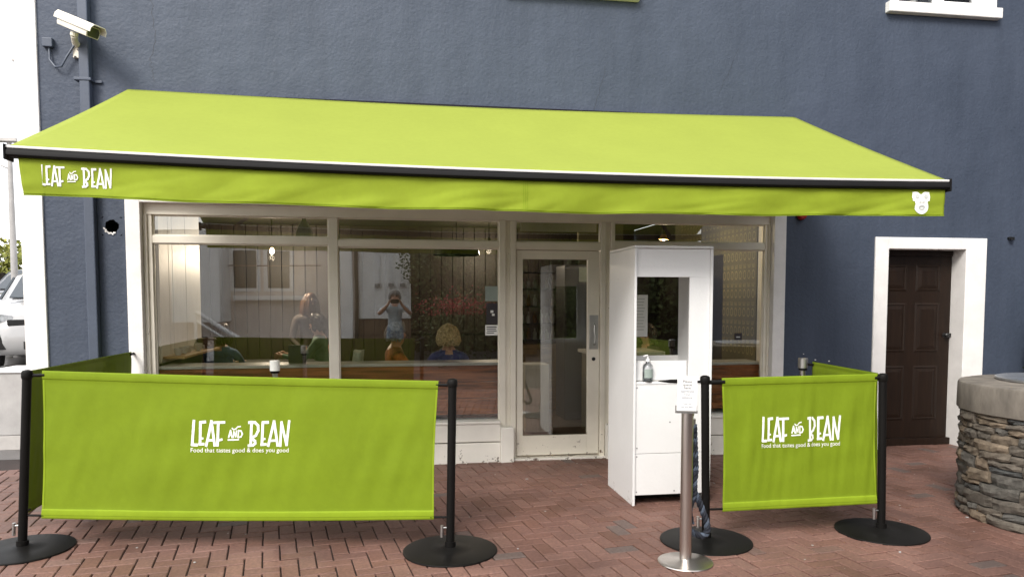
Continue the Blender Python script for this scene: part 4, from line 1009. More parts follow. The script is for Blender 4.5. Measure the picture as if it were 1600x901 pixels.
# ================================================================== LEFT BACKGROUND
GB = empty('utility_box', (-3.84, 1.72, -.01), label='pale grey concrete utility box beyond the white corner', cat='box')
m = MB(); m.box(-.29,.45,-.22,.3,.13,.785); m.build('box_body', 'lead_grey', GB, .012)
bx('plinth', -.292, .452, -.222, .302, -.02, .128, 'black_wood' if False else 'lamp_grey', GB, .004); bx('box_lid', -.31, .47, -.24, .32, .787, .82, 'white_render', GB, .008)
def kerb():
    m = MB(); m.box(-9, -4.45, 2.3, 2.45, -.02, .12); tag(m.build('kerb', 'asphalt_wet', None, .01), kind='structure')
kerb()
def car(name, loc, rz, body_m, label, h=1.5):
    E = empty(name, loc, rz, label=label, cat='car'); s = h/1.5
    # front at -y ; length 4.4 ; half width .92
    # stations along y: (y, half width, sill z, belt z, hood/roof z, half width at top)
    st = [(-2.2,.62,.30,.52,.60,.50),(-2.12,.80,.22,.62,.78,.62),(-1.9,.88,.20,.72,.90,.72),(-1.2,.92,.20,.86,1.00,.78),(-1.0,.92,.20,.90,1.04,.78)]
    st2 = [(y,.92,.20,.93,1.06,.80) for y in (-.9,0,1,1.8)] + [(2.1,.86,.25,.9,1.02,.76),(2.2,.72,.35,.8,.9,.65)]
    m = MB(); secs = []
    for (y,hw,zs,zb,zt,ht) in st+st2:
        secs.append([Vector(p) for p in ((-hw+.06,y,zs),(hw-.06,y,zs),(hw,y,zs+.12),(hw,y,zb-.05),(ht,y,zt-.02),(ht*.5,y,zt+.02),(-ht*.5,y,zt+.02),(-ht,y,zt-.02),(-hw,y,zb-.05),(-hw,y,zs+.12))])
    loft(m, [[p*s for p in q] for q in secs]); m.build('body', body_m, E, smooth=True)
    m = MB(); cs = [(-1.05,.78,.74,1.0,1.02),(-.35,.80,.62,1.0,1.46),(.1,.80,.62,1.0,1.52),(1.2,.80,.62,1.0,1.50),(1.9,.78,.66,1.0,1.30),(2.1,.76,.70,1.0,1.04)]
    loft(m, [[Vector(p)*s for p in ((-b,y,z0),(b,y,z0),(t,y,z1-.05),(t*.8,y,z1),(-t*.8,y,z1),(-t,y,z1-.05))] for (y,b,t,z0,z1) in cs]); m.build('cabin', body_m, E, smooth=True)
    m = MB(); m.quad(*[Vector(p)*s for p in ((-.66,-1.02,1.075),(.66,-1.02,1.075),(.52,-.40,1.445),(-.52,-.40,1.445))]); wsn = m.build('windscreen', 'car_glass', E); so = wsn.modifiers.new('t','SOLIDIFY'); so.thickness = .02; so.offset = 0
    for sx in (-1, 1):
        m = MB(); loft(m, [[Vector((sx*x,y,z))*s for x,z in ((.52+q,.70),(.80-q,.74),(.78-q,.84),(.54+q,.80))] for y, q in ((-2.13,.0),(-2.19 if False else -2.10,.0),(-1.80,.06))]); m.build('headlight', 'headlight', E, smooth=True)
        m = MB(); m.prism([(sx*.60,.30),(sx*.74,.30),(sx*.80,.50),(sx*.70,.54)], -2.18*s, -2.08*s); m.build('bumper_vent', 'black_metal', E, .01)
        for y in (-1.35, 1.35):
            m = MB(); m.lathe([(.20,-.1),(.33,-.1),(.345,-.05),(.345,.05),(.33,.1),(.20,.1)], M=Matrix.Translation((sx*.84*s,y*s,.34*s)) @ Matrix.Rotation(rad(90),4,'Y') @ Matrix.Scale(s,4), seg=28); t = m.build('wheel', 'tyre', E, smooth=True)
            m = MB(); m.lathe([(.001,-.07),(.21,-.09),(.21,.09),(.001,.07)], M=Matrix.Translation((sx*.84*s,y*s,.34*s)) @ Matrix.Rotation(rad(90),4,'Y') @ Matrix.Scale(s,4), seg=20); m.build('rim', 'headlight', t, smooth=True)
        m = MB(); m.quad(*[Vector(p)*s for p in ((sx*.815,-.75,1.05),(sx*.815,1.7,1.05),(sx*.68,1.5,1.38),(sx*.645,-.30,1.42))]); q = m.build('side_window', 'car_glass', E); so = q.modifiers.new('t','SOLIDIFY'); so.thickness = .03; so.offset = 0
    bx('grille', -.40*s, .40*s, -2.215*s, -2.16*s, .30*s, .42*s, 'black_metal', E, .01)
    bx('upper_grille', -.60*s, .60*s, -2.18*s, -2.1*s, .655*s, .745*s, 'black_metal', E, .012)
    return E
car('parked_car', (-5.85, 7.35, .5), rad(20), 'car_white', 'white car parked nose out, nearest the building corner')
car('parked_car', (-7.95, 12.0, .55), rad(8), 'car_silver', 'taller silver car parked behind the white car', 1.72)
LP = empty('lamp_post', (-7.02, 8.3, .4), label='slender grey lamp post with a flat lamp head above the cars', cat='lamp post')
m = MB(); m.tube([(0,0,0),(0,0,1.2),(0,0,4.05)], [.075,.06,.04], 12); m.build('pole', 'lead_grey', LP, smooth=True)
m = MB(); m.box(-.5,.16,-.09,.09,4.05,4.12); m.build('lamp_head', 'lamp_grey', LP, .012)
m = MB(); m.tube([(0,0,3.55),(-.15,0,3.62)], .015, 8); m.build('arm', 'lead_grey', LP)
m = MB(); rl = random.Random(5)
for i in range(26000):
    x = rl.uniform(-16, -4); z = rl.random(); bump_ = .5*noise.noise(Vector((x*.9, 0, 1)))+.2*noise.noise(Vector((x*3, 0, 1)))
    top = 2.35 + bump_; y = 13 + rl.gauss(0, .45) ; leaf(m, (x, y, .4+z*top), .16, rl)
hd = m.build('foliage', 'leaf_hedge', None, fix=False)
hg = empty('hedge', (-10, 13, .4), label='yellow green clipped hedge behind the parked cars', cat='hedge'); hd.parent = hg; hd.location = (10, -13, -.4)
m = MB(); m.box(-6,6,-.3,.3,0,1.9); m.build('hedge_core', 'soil_dark', hg)

# ================================================================== CAFE FURNITURE AND THINGS INSIDE
def table(x, y, wx, wy, label, h=.75, top='oak_wood'):
    E = empty('cafe_table', (x, y, .02), label=label, cat='table')
    bx('table_top', -wx/2, wx/2, -wy/2, wy/2, h-.035, h, top, E, .004)
    for sx in (-1, 1):
        for sy in (-1, 1): bx('leg', sx*(wx/2-.07)-.025, sx*(wx/2-.07)+.025, sy*(wy/2-.07)-.025, sy*(wy/2-.07)+.025, 0, h-.036, 'black_wood', E)
    return E
def chair(x, y, rz, label, m_='oak_wood', grp='wooden cafe chairs'):
    E = empty('cafe_chair', (x, y, .02), rz, label=label, cat='chair', group=grp)
    bx('seat', -.2, .2, -.2, .2, .43, .46, m_, E, .005)
    for sx in (-1, 1):
        bx('leg', sx*.17-.018, sx*.17+.018, -.19, -.154, 0, .429, m_, E)
        m = MB(); m.tube([(sx*.18,.18,0),(sx*.18,.19,.45),(sx*.175,.24,.86)], .018, 8); m.build('leg', m_, E, smooth=True)
    for z in (.56, .68, .79): bx('back_slat', -.165, .165, .20+(z-.45)*.12, .218+(z-.45)*.12, z-.035, z+.04, m_, E, .004)
    return E
table(-1.55, 2.3, 1.3, .7, 'dark edged oak table behind the left shop window', .78, 'black_wood')
table(.1, 1.55, .8, .7, 'small oak table in front of the seated grey haired man')
chair(-1.52, 1.75, rad(180), 'slatted oak chair with its back to the left shop window', grp=None) if False else None
c1 = chair(-1.50, 1.62, math.pi, 'slatted oak chair with its back to the left shop window, beside the denim jacket')
c2 = chair(-.42, .85, math.pi/2*3-.2, 'oak chair behind the grey haired man with a pale jacket over it')
c3 = chair(-.79, 2.95, -math.pi/2, 'dark chair under the woman in green by the middle mullion', 'black_wood')
c4 = chair(.58, .62, math.pi, 'dark chair under the fair haired person in navy', 'black_wood')
c5 = chair(-.06, .86, -math.pi/2-.2 if False else math.pi*1.5, 'oak chair under the grey haired man in orange')
c2.location.x = -.60
# jacket over chair back
m = MB(); n = 14
secs = []
for i in range(n+1):
    t = i/n; yw = .21*(1-.15*t)
    secs.append([Vector((-.25 - .10*t + .02*math.sin(9*t+q*.7), .85 + yw*math.cos(q)*(1+.12*math.sin(q*5)), .97 - .50*t)) if False else Vector((-.36 - .06*t*(1) + .045*math.sin(q)*(1+.3*math.sin(5*q+4*t)), .62 + .14*(1+.5*t)*math.cos(q), 1.045 - .52*t - (.03*abs(math.cos(q)) if i == 0 else 0))) for q in [2*math.pi*j/22 for j in range(22)]])
loft(m, secs); jk = m.build('draped_jacket', 'cloth_mint', None, smooth=True); tag(jk, 'pale mint jacket hung over a chair back left of the grey haired man', 'jacket')
# menu board on the window shelf
m = MB(); m.box(-.99,-.83,.28,.30,.935,1.11); tag(m.build('menu_board', 'black_wood', None, .003), 'small black board on the window shelf behind the white capped post', 'board')
# shelf on pier wall with crockery
m = MB(); m.box(-2.119,-1.93,.36,1.75,.985,1.01); tag(m.build('wall_shelf', 'oak_wood', None, .003), 'narrow wooden shelf along the white boarded pier inside the left window', 'shelf')
rl = random.Random(9)
CUPL = ['white cup at the near end of the narrow shelf', 'second white cup on the narrow shelf, beside the near one', 'white cup in the middle of the narrow shelf', 'white cup just beyond the middle of the narrow shelf', 'white cup at the far end of the narrow shelf']
for i in range(5):
    y = .50 + i*.21; E = empty('cup', (-2.02+rl.uniform(-.03,.03), y, 1.0105), label=CUPL[i], cat='cup', group='crockery on the pier shelf')
    m = MB(); m.lathe([(.001,0),(.022,0),(.036,.03),(.040,.065),(.036,.065),(.030,.03),(.001,.008)], seg=18); m.build('bowl', 'ceramic', E, smooth=True)
    m = MB(); m.tube([(.036,0,.05),(.058,0,.045),(.056,0,.02),(.034,0,.018)], .004, 6); m.build('handle', 'ceramic', E)
# basket
m = MB(); 
for z in range(5): m.tube([(-2.03+.075*math.cos(a)*(1+.06*z), 1.60+.07*math.sin(a)*(1+.06*z), 1.02+z*.022) for a in [2*math.pi*i/16 for i in range(17)]], .010, 6)
tag(m.build('wicker_basket', 'brown_wood'), 'small round wicker basket at the end of the pier shelf', 'basket')
# pendant lamps
def pendant(x, y, z, label, kind='bulb', watt=40):
    E = empty('pendant_lamp', (x, y, 2.62), label=label, cat='lamp'); d = z-2.62
    m = MB(); m.tube([(0,0,0),(0,0,d+.07)], .006, 6); m.build('cord', 'black_metal', E)
    m = MB(); m.lathe([(.001,d+.10),(.020,d+.095),(.022,d+.05),(.001,d+.05)], seg=14); m.build('socket', 'black_metal', E)
    if kind == 'bulb':
        m = MB(); m.lathe([(.001,d-.035),(.018,d-.03),(.032,d-.005),(.030,d+.018),(.016,d+.045),(.001,d+.049)], seg=16); m.build('light_bulb', 'bulb', E, smooth=True)
        ld = bpy.data.lights.new('bulb_light', 'POINT'); ld.energy = watt; ld.color = (1, .80, .60); ld.shadow_soft_size = .04
        lo = bpy.data.objects.new('bulb_light', ld); C.objects.link(lo); lo.parent = E; lo.location = (0, 0, d-.08)
    elif kind == 'small':
        m = MB(); m.lathe([(.052,d-.01),(.046,d+.012),(.018,d+.052),(.016,d+.052),(.042,d+.012),(.049,d-.008)], seg=20); m.build('lamp_shade', 'oak_wood', E, smooth=True)
        m = MB(); m.lathe([(.001,d-.02),(.020,d-.015),(.026,d+.002),(.014,d+.03),(.001,d+.032)], seg=14); m.build('light_bulb', 'bulb', E, smooth=True)
        ld = bpy.data.lights.new('bulb_light', 'POINT'); ld.energy = watt; ld.color = (1, .78, .5); ld.shadow_soft_size = .03
        lo = bpy.data.objects.new('bulb_light', ld); C.objects.link(lo); lo.parent = E; lo.location = (0, 0, d-.06)
    elif kind == 'glass':
        m = MB(); m.lathe([(.09,d-.14),(.088,d-.08),(.05,d),(.022,d+.05),(.018,d+.09),(.022,d+.05),(.052,d),(.09,d-.08),(.092,d-.14)], seg=20); m.build('lamp_shade', 'bottle_glass', E, smooth=True)
    else:
        m = MB(); m.lathe([(.30,d-.10),(.28,d-.02),(.16,d+.05),(.03,d+.08),(.16,d+.045),(.27,d-.02),(.29,d-.10)], seg=32); m.build('lamp_shade', 'black_metal', E, smooth=True)
pendant(-1.56, 3.1, 2.16, 'bare lit bulb hanging behind the left shop window', watt=60)
pendant(-.98, 1.6, 2.36, 'clear glass pendant shade hanging just left of the middle mullion', 'glass')
pendant(.78, 2.6, 2.20, 'large dark round lamp shade hanging in the middle window', 'dark')
pendant(2.92, .95, 2.20, 'small lit lamp with a brass shade, over the booth behind the right transom', 'small', 10)
pendant(1.30, 3.4, 2.30, 'added bare lit bulb far back, brightening the bar', 'bulb', 22)  # added lamp to brighten the bar and its bottles
# bar, fridge, shelves with bottles behind the door
BR_ = empty('back_bar', (1.97, 3.35, .02), label='tall bottle shelves seen through the glazed door', cat='shelves')
for z in (.95, 1.18, 1.42, 1.66, 1.9): bx('shelf_board', -.35, .42, -.14, .14, z-.012, z+.012, 'black_wood', BR_)
for x in (-.36, .43): bx('upright', x-.015, x+.015, -.15, .15, 0, 2.1, 'black_wood', BR_)
bx('cupboard', -.345, .415, -.2, .14, 0, .9, 'oak_wood', BR_, .004)
rl = random.Random(21); proto = None
for zi, z in enumerate((.982, 1.212, 1.452, 1.692)):
    nth = 0
    for k in range(8):
        x = 1.97 -.30 + k*.088
        if rl.random() < .12: continue
        mm = ('bottle_glass', 'bottle_amber', 'ceramic')[int(rl.random()*3)]
        hgt = rl.uniform(.14, .19); m = MB(); m.lathe([(.001,0),(.028,0),(.030,.01),(.030,hgt*.6),(.012,hgt*.78),(.012,hgt),(.001,hgt)], seg=12)
        b_ = m.build('bottle', mm, None, smooth=True); b_.location = (x, 3.33, z)
        nm = {'bottle_glass': 'clear glass', 'bottle_amber': 'amber', 'ceramic': 'white'}[mm]
        nth += 1
        tag(b_, '%s bottle, %s from the left on the %s shelf of the back bar' % (nm, ('first','second','third','fourth','fifth','sixth','seventh','eighth')[nth-1], ('lowest','second','third','top')[zi]), 'bottle', 'bottles on the back bar')
FR = empty('drinks_fridge', (2.40, 2.45, .02), label='tall black drinks fridge seen through the right of the glazed door', cat='fridge')
bx('cabinet', -.3, .3, -.25, .25, 0, 1.95, 'black_wood', FR, .01); bx('fridge_door', -.27, .27, -.262, -.252, .1, 1.7, 'cctv_glass', FR, .002); bx('lit_header', -.12, .2, -.264, -.252, 1.74, 1.92, 'glass_blue_grey', FR)
CO = empty('bar_counter', (2.42, 1.3, .02), label='pale painted counter end just inside the glazed door', cat='counter')
bx('counter_body', -.25, .5, -.3, .3, 0, .9, 'olive_wall', CO, .004); bx('counter_top', -.29, .54, -.34, .34, .902, .94, 'ceramic', CO, .004)
m = MB(); m.box(1.46,1.74,1.4,1.7,.02,.80); tag(m.build('side_cabinet', 'white_board', None, .01), 'pale low cabinet just inside the glazed door on the left', 'cabinet')
m = MB(); m.box(1.22,1.98,.30,.38,2.32,2.36); m.box(1.22,1.98,.30,.32,2.20,2.318); 
tag(m.build('door_heater', 'lead_grey', None, .004), 'long pale heater above the glazed door behind the transom', 'heater')
# notices stuck to the window beside the door
def notice(x0, x1, z0, z1, m_, label, lines=(), col='ink', y=.1075):
    E = empty('window_notice', ((x0+x1)/2, y, z0), label=label, cat='notice'); w_ = (x1-x0)/2
    s = bx('sheet', -w_, w_, -.0012, .0012, 0, z1-z0, m_, E)
    m = MB()
    for (a, b, z, t) in lines: m.quad((a*w_, -.0016, z-t), (b*w_, -.0016, z-t), (b*w_, -.0016, z+t), (a*w_, -.0016, z+t))
    if lines: m.build('printing', col, s, fix=False)
notice(.845, .965, 1.52, 1.66, 'glass_blue_grey', 'pale green sticker at the top right of the middle window')
notice(.855, .968, 1.30, 1.50, 'poster_dark', 'dark poster with a small white mark in the middle window', ((-.3,.2,.12,.012),(-.05,.4,.09,.010)), 'paper_white')
notice(.845, .965, 1.195, 1.293, 'paper_white', 'white printed notice low in the right corner of the middle window', ((-.8,.8,.078,.005),(-.8,.7,.058,.004),(-.7,.8,.04,.004),(-.8,.4,.022,.004)))
notice(2.30, 2.45, 1.17, 1.58, 'paper_white', 'tall pale menu sheet on the glass seen through the booth opening', tuple((-.75,.6-.1*(i%3),.37-.03*i,.004) for i in range(11)), 'print_grey')
notice(3.36, 3.44, 1.13, 1.20, 'poster_dark', 'small dark sticker on the right shop window', ((-.5,.5,.03,.006),), 'print_grey')

# ================================================================== PEOPLE
def person(label, J, radii, edges, mats_, bone_mat, hair=None, loc=(0,0,0), rz=0, face=(0,1,0), sub=1, head=None, mod=None):
    E = empty('person', loc, rz, label=label, cat='person')
    names = list(J); idx = {n: i for i, n in enumerate(names)}
    me = bpy.data.meshes.new('body'); me.from_pydata([J[n] for n in names], [(idx[a], idx[b]) for a, b in edges], [])
    o = bpy.data.objects.new('body_src', me); C.objects.link(o)
    sk = o.modifiers.new('skin', 'SKIN'); sk.use_smooth_shade = True
    for i, n in enumerate(names):
        r = radii[n]; r = r if isinstance(r, tuple) else (r, r); me.skin_vertices[0].data[i].radius = r
    me.skin_vertices[0].data[idx['pelvis']].use_root = True
    ss = o.modifiers.new('sub', 'SUBSURF'); ss.levels = sub+1; ss.render_levels = sub+1
    dg = bpy.context.evaluated_depsgraph_get(); dg.update(); bm_ = bpy.data.meshes.new_from_object(o.evaluated_get(dg))
    bpy.data.objects.remove(o)
    bm_.materials.clear()
    for q in mats_: bm_.materials.append(MATS[q])
    segs = [(Vector(J[a]), Vector(J[b]), bone_mat(a, b)) for a, b in edges]
    H_ = Vector(J['head']); fd = Vector(face).normalized()
    for v in bm_.vertices:        # nose, chin and eye sockets
        d = v.co - H_
        if d.length < .16:
            f = d.normalized().dot(fd)
            side = d - fd*d.dot(fd); 
            if f > 0:
                nz = math.exp(-((side.z+.015)/.022)**2 - ((side-Vector((0,0,side.z))).length/.016)**2); v.co += fd*.022*nz
                ch = math.exp(-((side.z+.085)/.03)**2 - ((side-Vector((0,0,side.z))).length/.03)**2); v.co += fd*.012*ch
    for p in bm_.polygons:
        c = p.center; best = None
        for a, b, mi in segs:
            ab = b-a; t = max(0, min(1, (c-a).dot(ab)/max(1e-9, ab.length_squared))); d = (c-(a+ab*t)).length
            if best is None or d < best[0]: best = (d, mi)
        p.material_index = best[1]; p.use_smooth = True
    ob = bpy.data.objects.new('body', bm_); C.objects.link(ob); ob.parent = E
    sd_ = fd.cross(Vector((0,0,1))).normalized()
    for s in (-1, 1):
        m = MB(); p = H_ + fd*.088 + sd_*s*.033 + Vector((0,0,.012)); m.lathe([(.001,-.011),(.008,-.008),(.011,0),(.008,.008),(.001,.011)], c=p, seg=10); m.build('eye', 'eye', E, smooth=True)
        m = MB(); p = H_ + sd_*s*.088 + Vector((0,0,-.005)); m.lathe([(.004,-.03),(.014,-.015),(.017,.01),(.010,.03)], c=p, seg=8); m.build('ear', mats_[0], E, smooth=True)
    m = MB(); p = H_ + fd*.094 - Vector((0,0,.05)); m.tube([p-sd_*.024, p+fd*.004, p+sd_*.024], .006, 6); m.build('mouth', 'skin_warm' if mats_[0] == 'skin' else 'hair_auburn', E)
    if hair:
        hm, length, vol = hair; m = MB(); rh = random.Random(len(label))
        for i in range(900):     # locks lying over the skull, leaving the face clear
            a = rh.random()*2*math.pi; e = rh.uniform(-.25, 1.0)**1 if True else 0
            el = math.asin(max(-1, min(1, e))); d = Vector((math.cos(a)*math.cos(el), math.sin(a)*math.cos(el), math.sin(el)))
            if d.dot(fd) > .42 and d.z < .62: continue
            root_ = H_ + Vector((d.x*.088, d.y*.088, .012+d.z*.112)) + (-fd)*.008
            out = Vector((d.x, d.y, 0)); out = out.normalized() if out.length > .01 else Vector((1,0,0))
            L_ = length*rh.uniform(.7, 1.15)*(1 if d.z > -.1 else .8)
            pts = [root_, root_ + d*vol*.8 + out*.015 - Vector((0,0,L_*.25)), root_ + out*(vol+.022) - Vector((0,0,L_*.62)), root_ + out*(vol*.8+.01) - Vector((0,0,L_))]
            m.tube([p + Vector((rh.gauss(0,.003), rh.gauss(0,.003), 0)) for p in pts], [.009,.011,.009,.003], 5, cap=False)
        cap_ = [H_ + Vector((0,0,.012)) - fd*.010]; 
        k0 = len(m.v)
        for i in range(9):
            for j in range(20):
                el = rad(-5 + 95*i/8); a = 2*math.pi*j/20; d = Vector((math.cos(a)*math.cos(el), math.sin(a)*math.cos(el), math.sin(el)))
                lift = 0 if d.dot(fd) < .35 else max(0, d.dot(fd)-.35)*.11
                m.v.append(tuple(cap_[0] + Vector((d.x*.094, d.y*.094, d.z*.116 + lift))))
        for i in range(8):
            for j in range(20): m.f.append((k0+i*20+j, k0+i*20+(j+1)%20, k0+(i+1)*20+(j+1)%20, k0+(i+1)*20+j)); m.mi.append(0)
        m.build('hair', hm, E, fix=False, smooth=True)
    return E
def fingers(J, R_, Ed, side, wrist, hand_dir, palm_side, curl_dir, tag_):
    """palm plus five separate fingers; hand_dir = along the fingers, palm_side = towards the thumb, curl_dir = towards palm"""
    h = Vector(hand_dir).normalized(); t = Vector(palm_side).normalized(); c = Vector(curl_dir).normalized(); w_ = Vector(wrist)
    J[tag_+'palm'] = w_ + h*.055; R_[tag_+'palm'] = (.030, .018); Ed.append((tag_+'wrist', tag_+'palm'))
    for k, (off, L_) in enumerate(((.030,.070),(.010,.078),(-.010,.074),(-.029,.058))):
        a = w_ + h*.092 + t*off; b = a + (h*.75 + c*.45).normalized()*L_*.55; e = b + (h*.35 + c*.9).normalized()*L_*.5
        for q, p, r in (('a', a, .0095), ('b', b, .0085), ('c', e, .007)): J[tag_+'f%d%s' % (k, q)] = p; R_[tag_+'f%d%s' % (k, q)] = r
        Ed += [(tag_+'palm', tag_+'f%da' % k), (tag_+'f%da' % k, tag_+'f%db' % k), (tag_+'f%db' % k, tag_+'f%dc' % k)]
    a = w_ + h*.035 + t*.032 + c*.008; b = a + (h*.6+t*.6+c*.3).normalized()*.034; e = b + (h*.8+c*.5).normalized()*.028
    for q, p, r in (('a', a, .011), ('b', b, .010), ('c', e, .008)): J[tag_+'t'+q] = p; R_[tag_+'t'+q] = r
    Ed += [(tag_+'palm', tag_+'ta'), (tag_+'ta', tag_+'tb'), (tag_+'tb', tag_+'tc')]
def seated(label, loc, rz, mats_, hair, elbow_f=.18, lean=.05, hands=True, fem=False):
    """local frame: faces +y, hips at z .47"""
    J = {}; R_ = {}; Ed = []
    def a(n, p, r): J[n] = Vector(p); R_[n] = r
    sw = .165 if fem else .185
    a('pelvis', (0,0,.54), (.15,.11)); a('waist', (0,lean*.4,.70), (.125,.095)); a('chest', (0,lean,.88), (.155,.105)); a('upper', (0,lean*1.1,.98), (.12,.08))
    a('neck', (0,lean*1.3,1.06), .052); a('jaw', (0,lean*1.5+.012,1.115), (.062,.070)); a('head', (0,lean*1.6,1.18), (.078,.092)); a('crown', (0,lean*1.6,1.245), (.062,.072))
    Ed += [('pelvis','waist'),('waist','chest'),('chest','upper'),('upper','neck'),('neck','jaw'),('jaw','head'),('head','crown')]
    for s, t in ((-1,'l_'), (1,'r_')):
        a(t+'shoulder', (s*sw, lean*1.05, .965), .056); a(t+'elbow', (s*(sw+.05), lean+elbow_f, .74), .040); a(t+'wrist', (s*.12, lean+elbow_f+.24, .80), .026)
        Ed += [('upper', t+'shoulder'), (t+'shoulder', t+'elbow'), (t+'elbow', t+'wrist')]
        fingers(J, R_, Ed, s, J[t+'wrist'], (-s*.4,.9,0), (0,.1,1) if True else 0, (-s*.5,0,-.5), t)
        a(t+'hip', (s*.09,.03,.53), .088); a(t+'knee', (s*.13,.44,.52), .058); a(t+'ankle', (s*.13,.42,.10), .040); a(t+'toe', (s*.14,.56,.045), .034)
        Ed += [('pelvis', t+'hip'), (t+'hip', t+'knee'), (t+'knee', t+'ankle'), (t+'ankle', t+'toe')]
    def bmf(p, q):
        if q in ('jaw','head','crown') or q == 'neck': return 0
        if 'palm' in q or '_f' in q or '_t' in q and 'toe' not in q: return 0
        if 'wrist' in q: return 1
        if 'hip' in q or 'knee' in q or 'ankle' in q: return 2
        if 'toe' in q: return 3
        return 1
    return person(label, J, R_, Ed, mats_, bmf, hair, loc, rz)
seated('seated grey haired man in an orange and black top, in profile behind the middle window', (-.06,.88,.0), -math.pi/2+.25, ['skin_warm','cloth_orange','cloth_denim','cloth_black'], ('hair_grey', .075, .004))
seated('seated dark haired person in a pale brown jacket, seen through the booth opening', (3.08,1.75,-.05), math.pi/2+.5, ['skin','cloth_greybrown','cloth_black','cloth_black'], ('hair_dark', .12, .010))
pn = seated('seated person with cropped fair hair and a navy top, back to the window', (.54,.68,-.02), 0.0, ['skin','cloth_navy','cloth_denim','cloth_black'], ('hair_blond', .10, .010), fem=True)
m = MB()   # worn white print on the back of the navy top
for i in range(9): m.box(-.115+i*.026, -.097+i*.026, -.122, -.118, .925, .943)
for i in range(6): m.box(-.06+i*.022, -.046+i*.022, -.126, -.122, .865, .878)
m.build('back_print', 'print_grey', pn)
pg = seated('seated woman with tied dark hair and a green top, beside the middle mullion', (-.86,2.45,.06), math.pi/2-.1, ['skin','cloth_green','cloth_black','cloth_black'], ('hair_dark', .09, .008), fem=True)
pd = seated('seated person in blue denim behind the oak chair in the left window', (-1.98,1.95,-.04), -.2, ['skin','cloth_denim','cloth_black','cloth_black'], ('hair_auburn', .12, .006), fem=True)
def standing(label, loc, rz, mats_, hair, arms='down', sc=1.0):
    J = {}; R_ = {}; Ed = []
    def a(n, p, r): J[n] = Vector(p); R_[n] = r
    a('pelvis', (0,0,.92), (.15,.11)); a('waist', (0,.01,1.06), (.135,.10)); a('chest', (0,.01,1.26), (.165,.115)); a('upper', (0,0,1.38), (.13,.085)); a('neck', (0,.01,1.465), .055)
    a('jaw', (0,.03,1.52), (.064,.07)); a('head', (0,.025,1.59), (.08,.095)); a('crown', (0,.02,1.655), (.062,.075))
    Ed += [('pelvis','waist'),('waist','chest'),('chest','upper'),('upper','neck'),('neck','jaw'),('jaw','head'),('head','crown')]
    for s, t in ((-1,'l_'), (1,'r_')):
        a(t+'shoulder', (s*.19,0,1.375), .060)
        if arms == 'phone': a(t+'elbow', (s*.30,.13,1.25), .042); a(t+'wrist', (s*.125,.235,1.435), .028)
        else: a(t+'elbow', (s*.25,.0,1.10), .042); a(t+'wrist', (s*.20,.16,1.0), .027)
        Ed += [('upper', t+'shoulder'), (t+'shoulder', t+'elbow'), (t+'elbow', t+'wrist')]
        if arms == 'phone': fingers(J, R_, Ed, s, J[t+'wrist'], (-s*.35,.35,.85), (-s*.3,-.6,.2), (-s*.9,.1,.1), t)
        else: fingers(J, R_, Ed, s, J[t+'wrist'], (-s*.3,.8,-.3), (0,.2,1), (-s*.6,0,-.4), t)
        a(t+'hip', (s*.095,0,.88), .09); a(t+'knee', (s*.105,.02,.50), .06); a(t+'ankle', (s*.11,-.01,.09), .042); a(t+'toe', (s*.13,.14,.04), .036)
        Ed += [('pelvis', t+'hip'), (t+'hip', t+'knee'), (t+'knee', t+'ankle'), (t+'ankle', t+'toe')]
    def bmf(p, q):
        if q in ('neck','jaw','head','crown'): return 0
        if 'palm' in q or '_f' in q or ('_t' in q and 'toe' not in q): return 0
        if 'wrist' in q: return 0 if arms == 'phone' else 1
        if 'hip' in q or 'knee' in q or 'ankle' in q: return 2
        if 'toe' in q: return 3
        return 1
    return person(label, J, R_, Ed, mats_, bmf, hair, loc, rz)
standing('standing woman with long auburn hair, at the back left of the middle mullion', (-1.13,3.35,-.09), math.pi+.5, ['skin_warm','cloth_greybrown','cloth_black','cloth_black'], ('hair_auburn', .30, .016))
standing('person in a light blue shirt holding up a phone, mirrored in the window', (0,-7.24,.02), 0, ['skin','cloth_lightblue','cloth_denim','cloth_black'], ('hair_grey', .07, .004), 'phone')
m = MB(); m.box(-.078,.078,-6.905,-6.896,1.478,1.556); tag(m.build('phone', 'black_metal', None, .004), 'black phone held sideways by the person mirrored in the window', 'phone')

# ================================================================== ACROSS THE STREET (seen mirrored in the glass)
OH = empty('opposite_house', (0, -13, 0), label='pinkish rendered house across the street, mirrored in the shop windows', cat='building')
def ob_(n, x0,x1,y0,y1,z0,z1,m_,p=None,bev=0): return bx(n, x0, x1, y0, y1, z0, z1, m_, p or OH, bev)
ob_('house_wall', -9.0, -1.05, -4, 0, 0, 3.2, 'house_pink'); ob_('white_gable', -5.3, -4.2, .002, 1.2, 1.0, 3.2, 'house_white')
ob_('house_roof', -9.3, .6, -4.3, .12, 3.201, 3.32, 'lead_grey'); ob_('plinth_wall', -9, -1.05, .002, .25, 0, .35, 'house_white')
for x in (-3.82, -2.98):
    f = ob_('window_frame', x-.38, x+.38, .002, .05, 1.78, 2.9, 'upvc_white'); ob_('pane', x-.28, x+.28, .052, .06, 1.86, 2.82, 'cctv_glass', f)
ob_('window_rail', -4.2, -1.9, .12, .14, 2.42, 2.45, 'brown_wood'); ob_('window_ledge', -4.1, -2.3, .002, .22, 1.55, 1.66, 'house_white')
ob_('white_wing', -.95, .42, -3, .0, 1.05, 3.2, 'house_white'); ob_('wing_base', -.95, .42, -2.9, -.05, 0, 1.045, 'brown_wood'); ob_('drainpipe', -1.04, -.96, -.02, .10, 0, 3.2, 'black_metal')
ob_('white_pilaster', -1.42, -1.10, .002, .06, 0, 3.2, 'house_white')
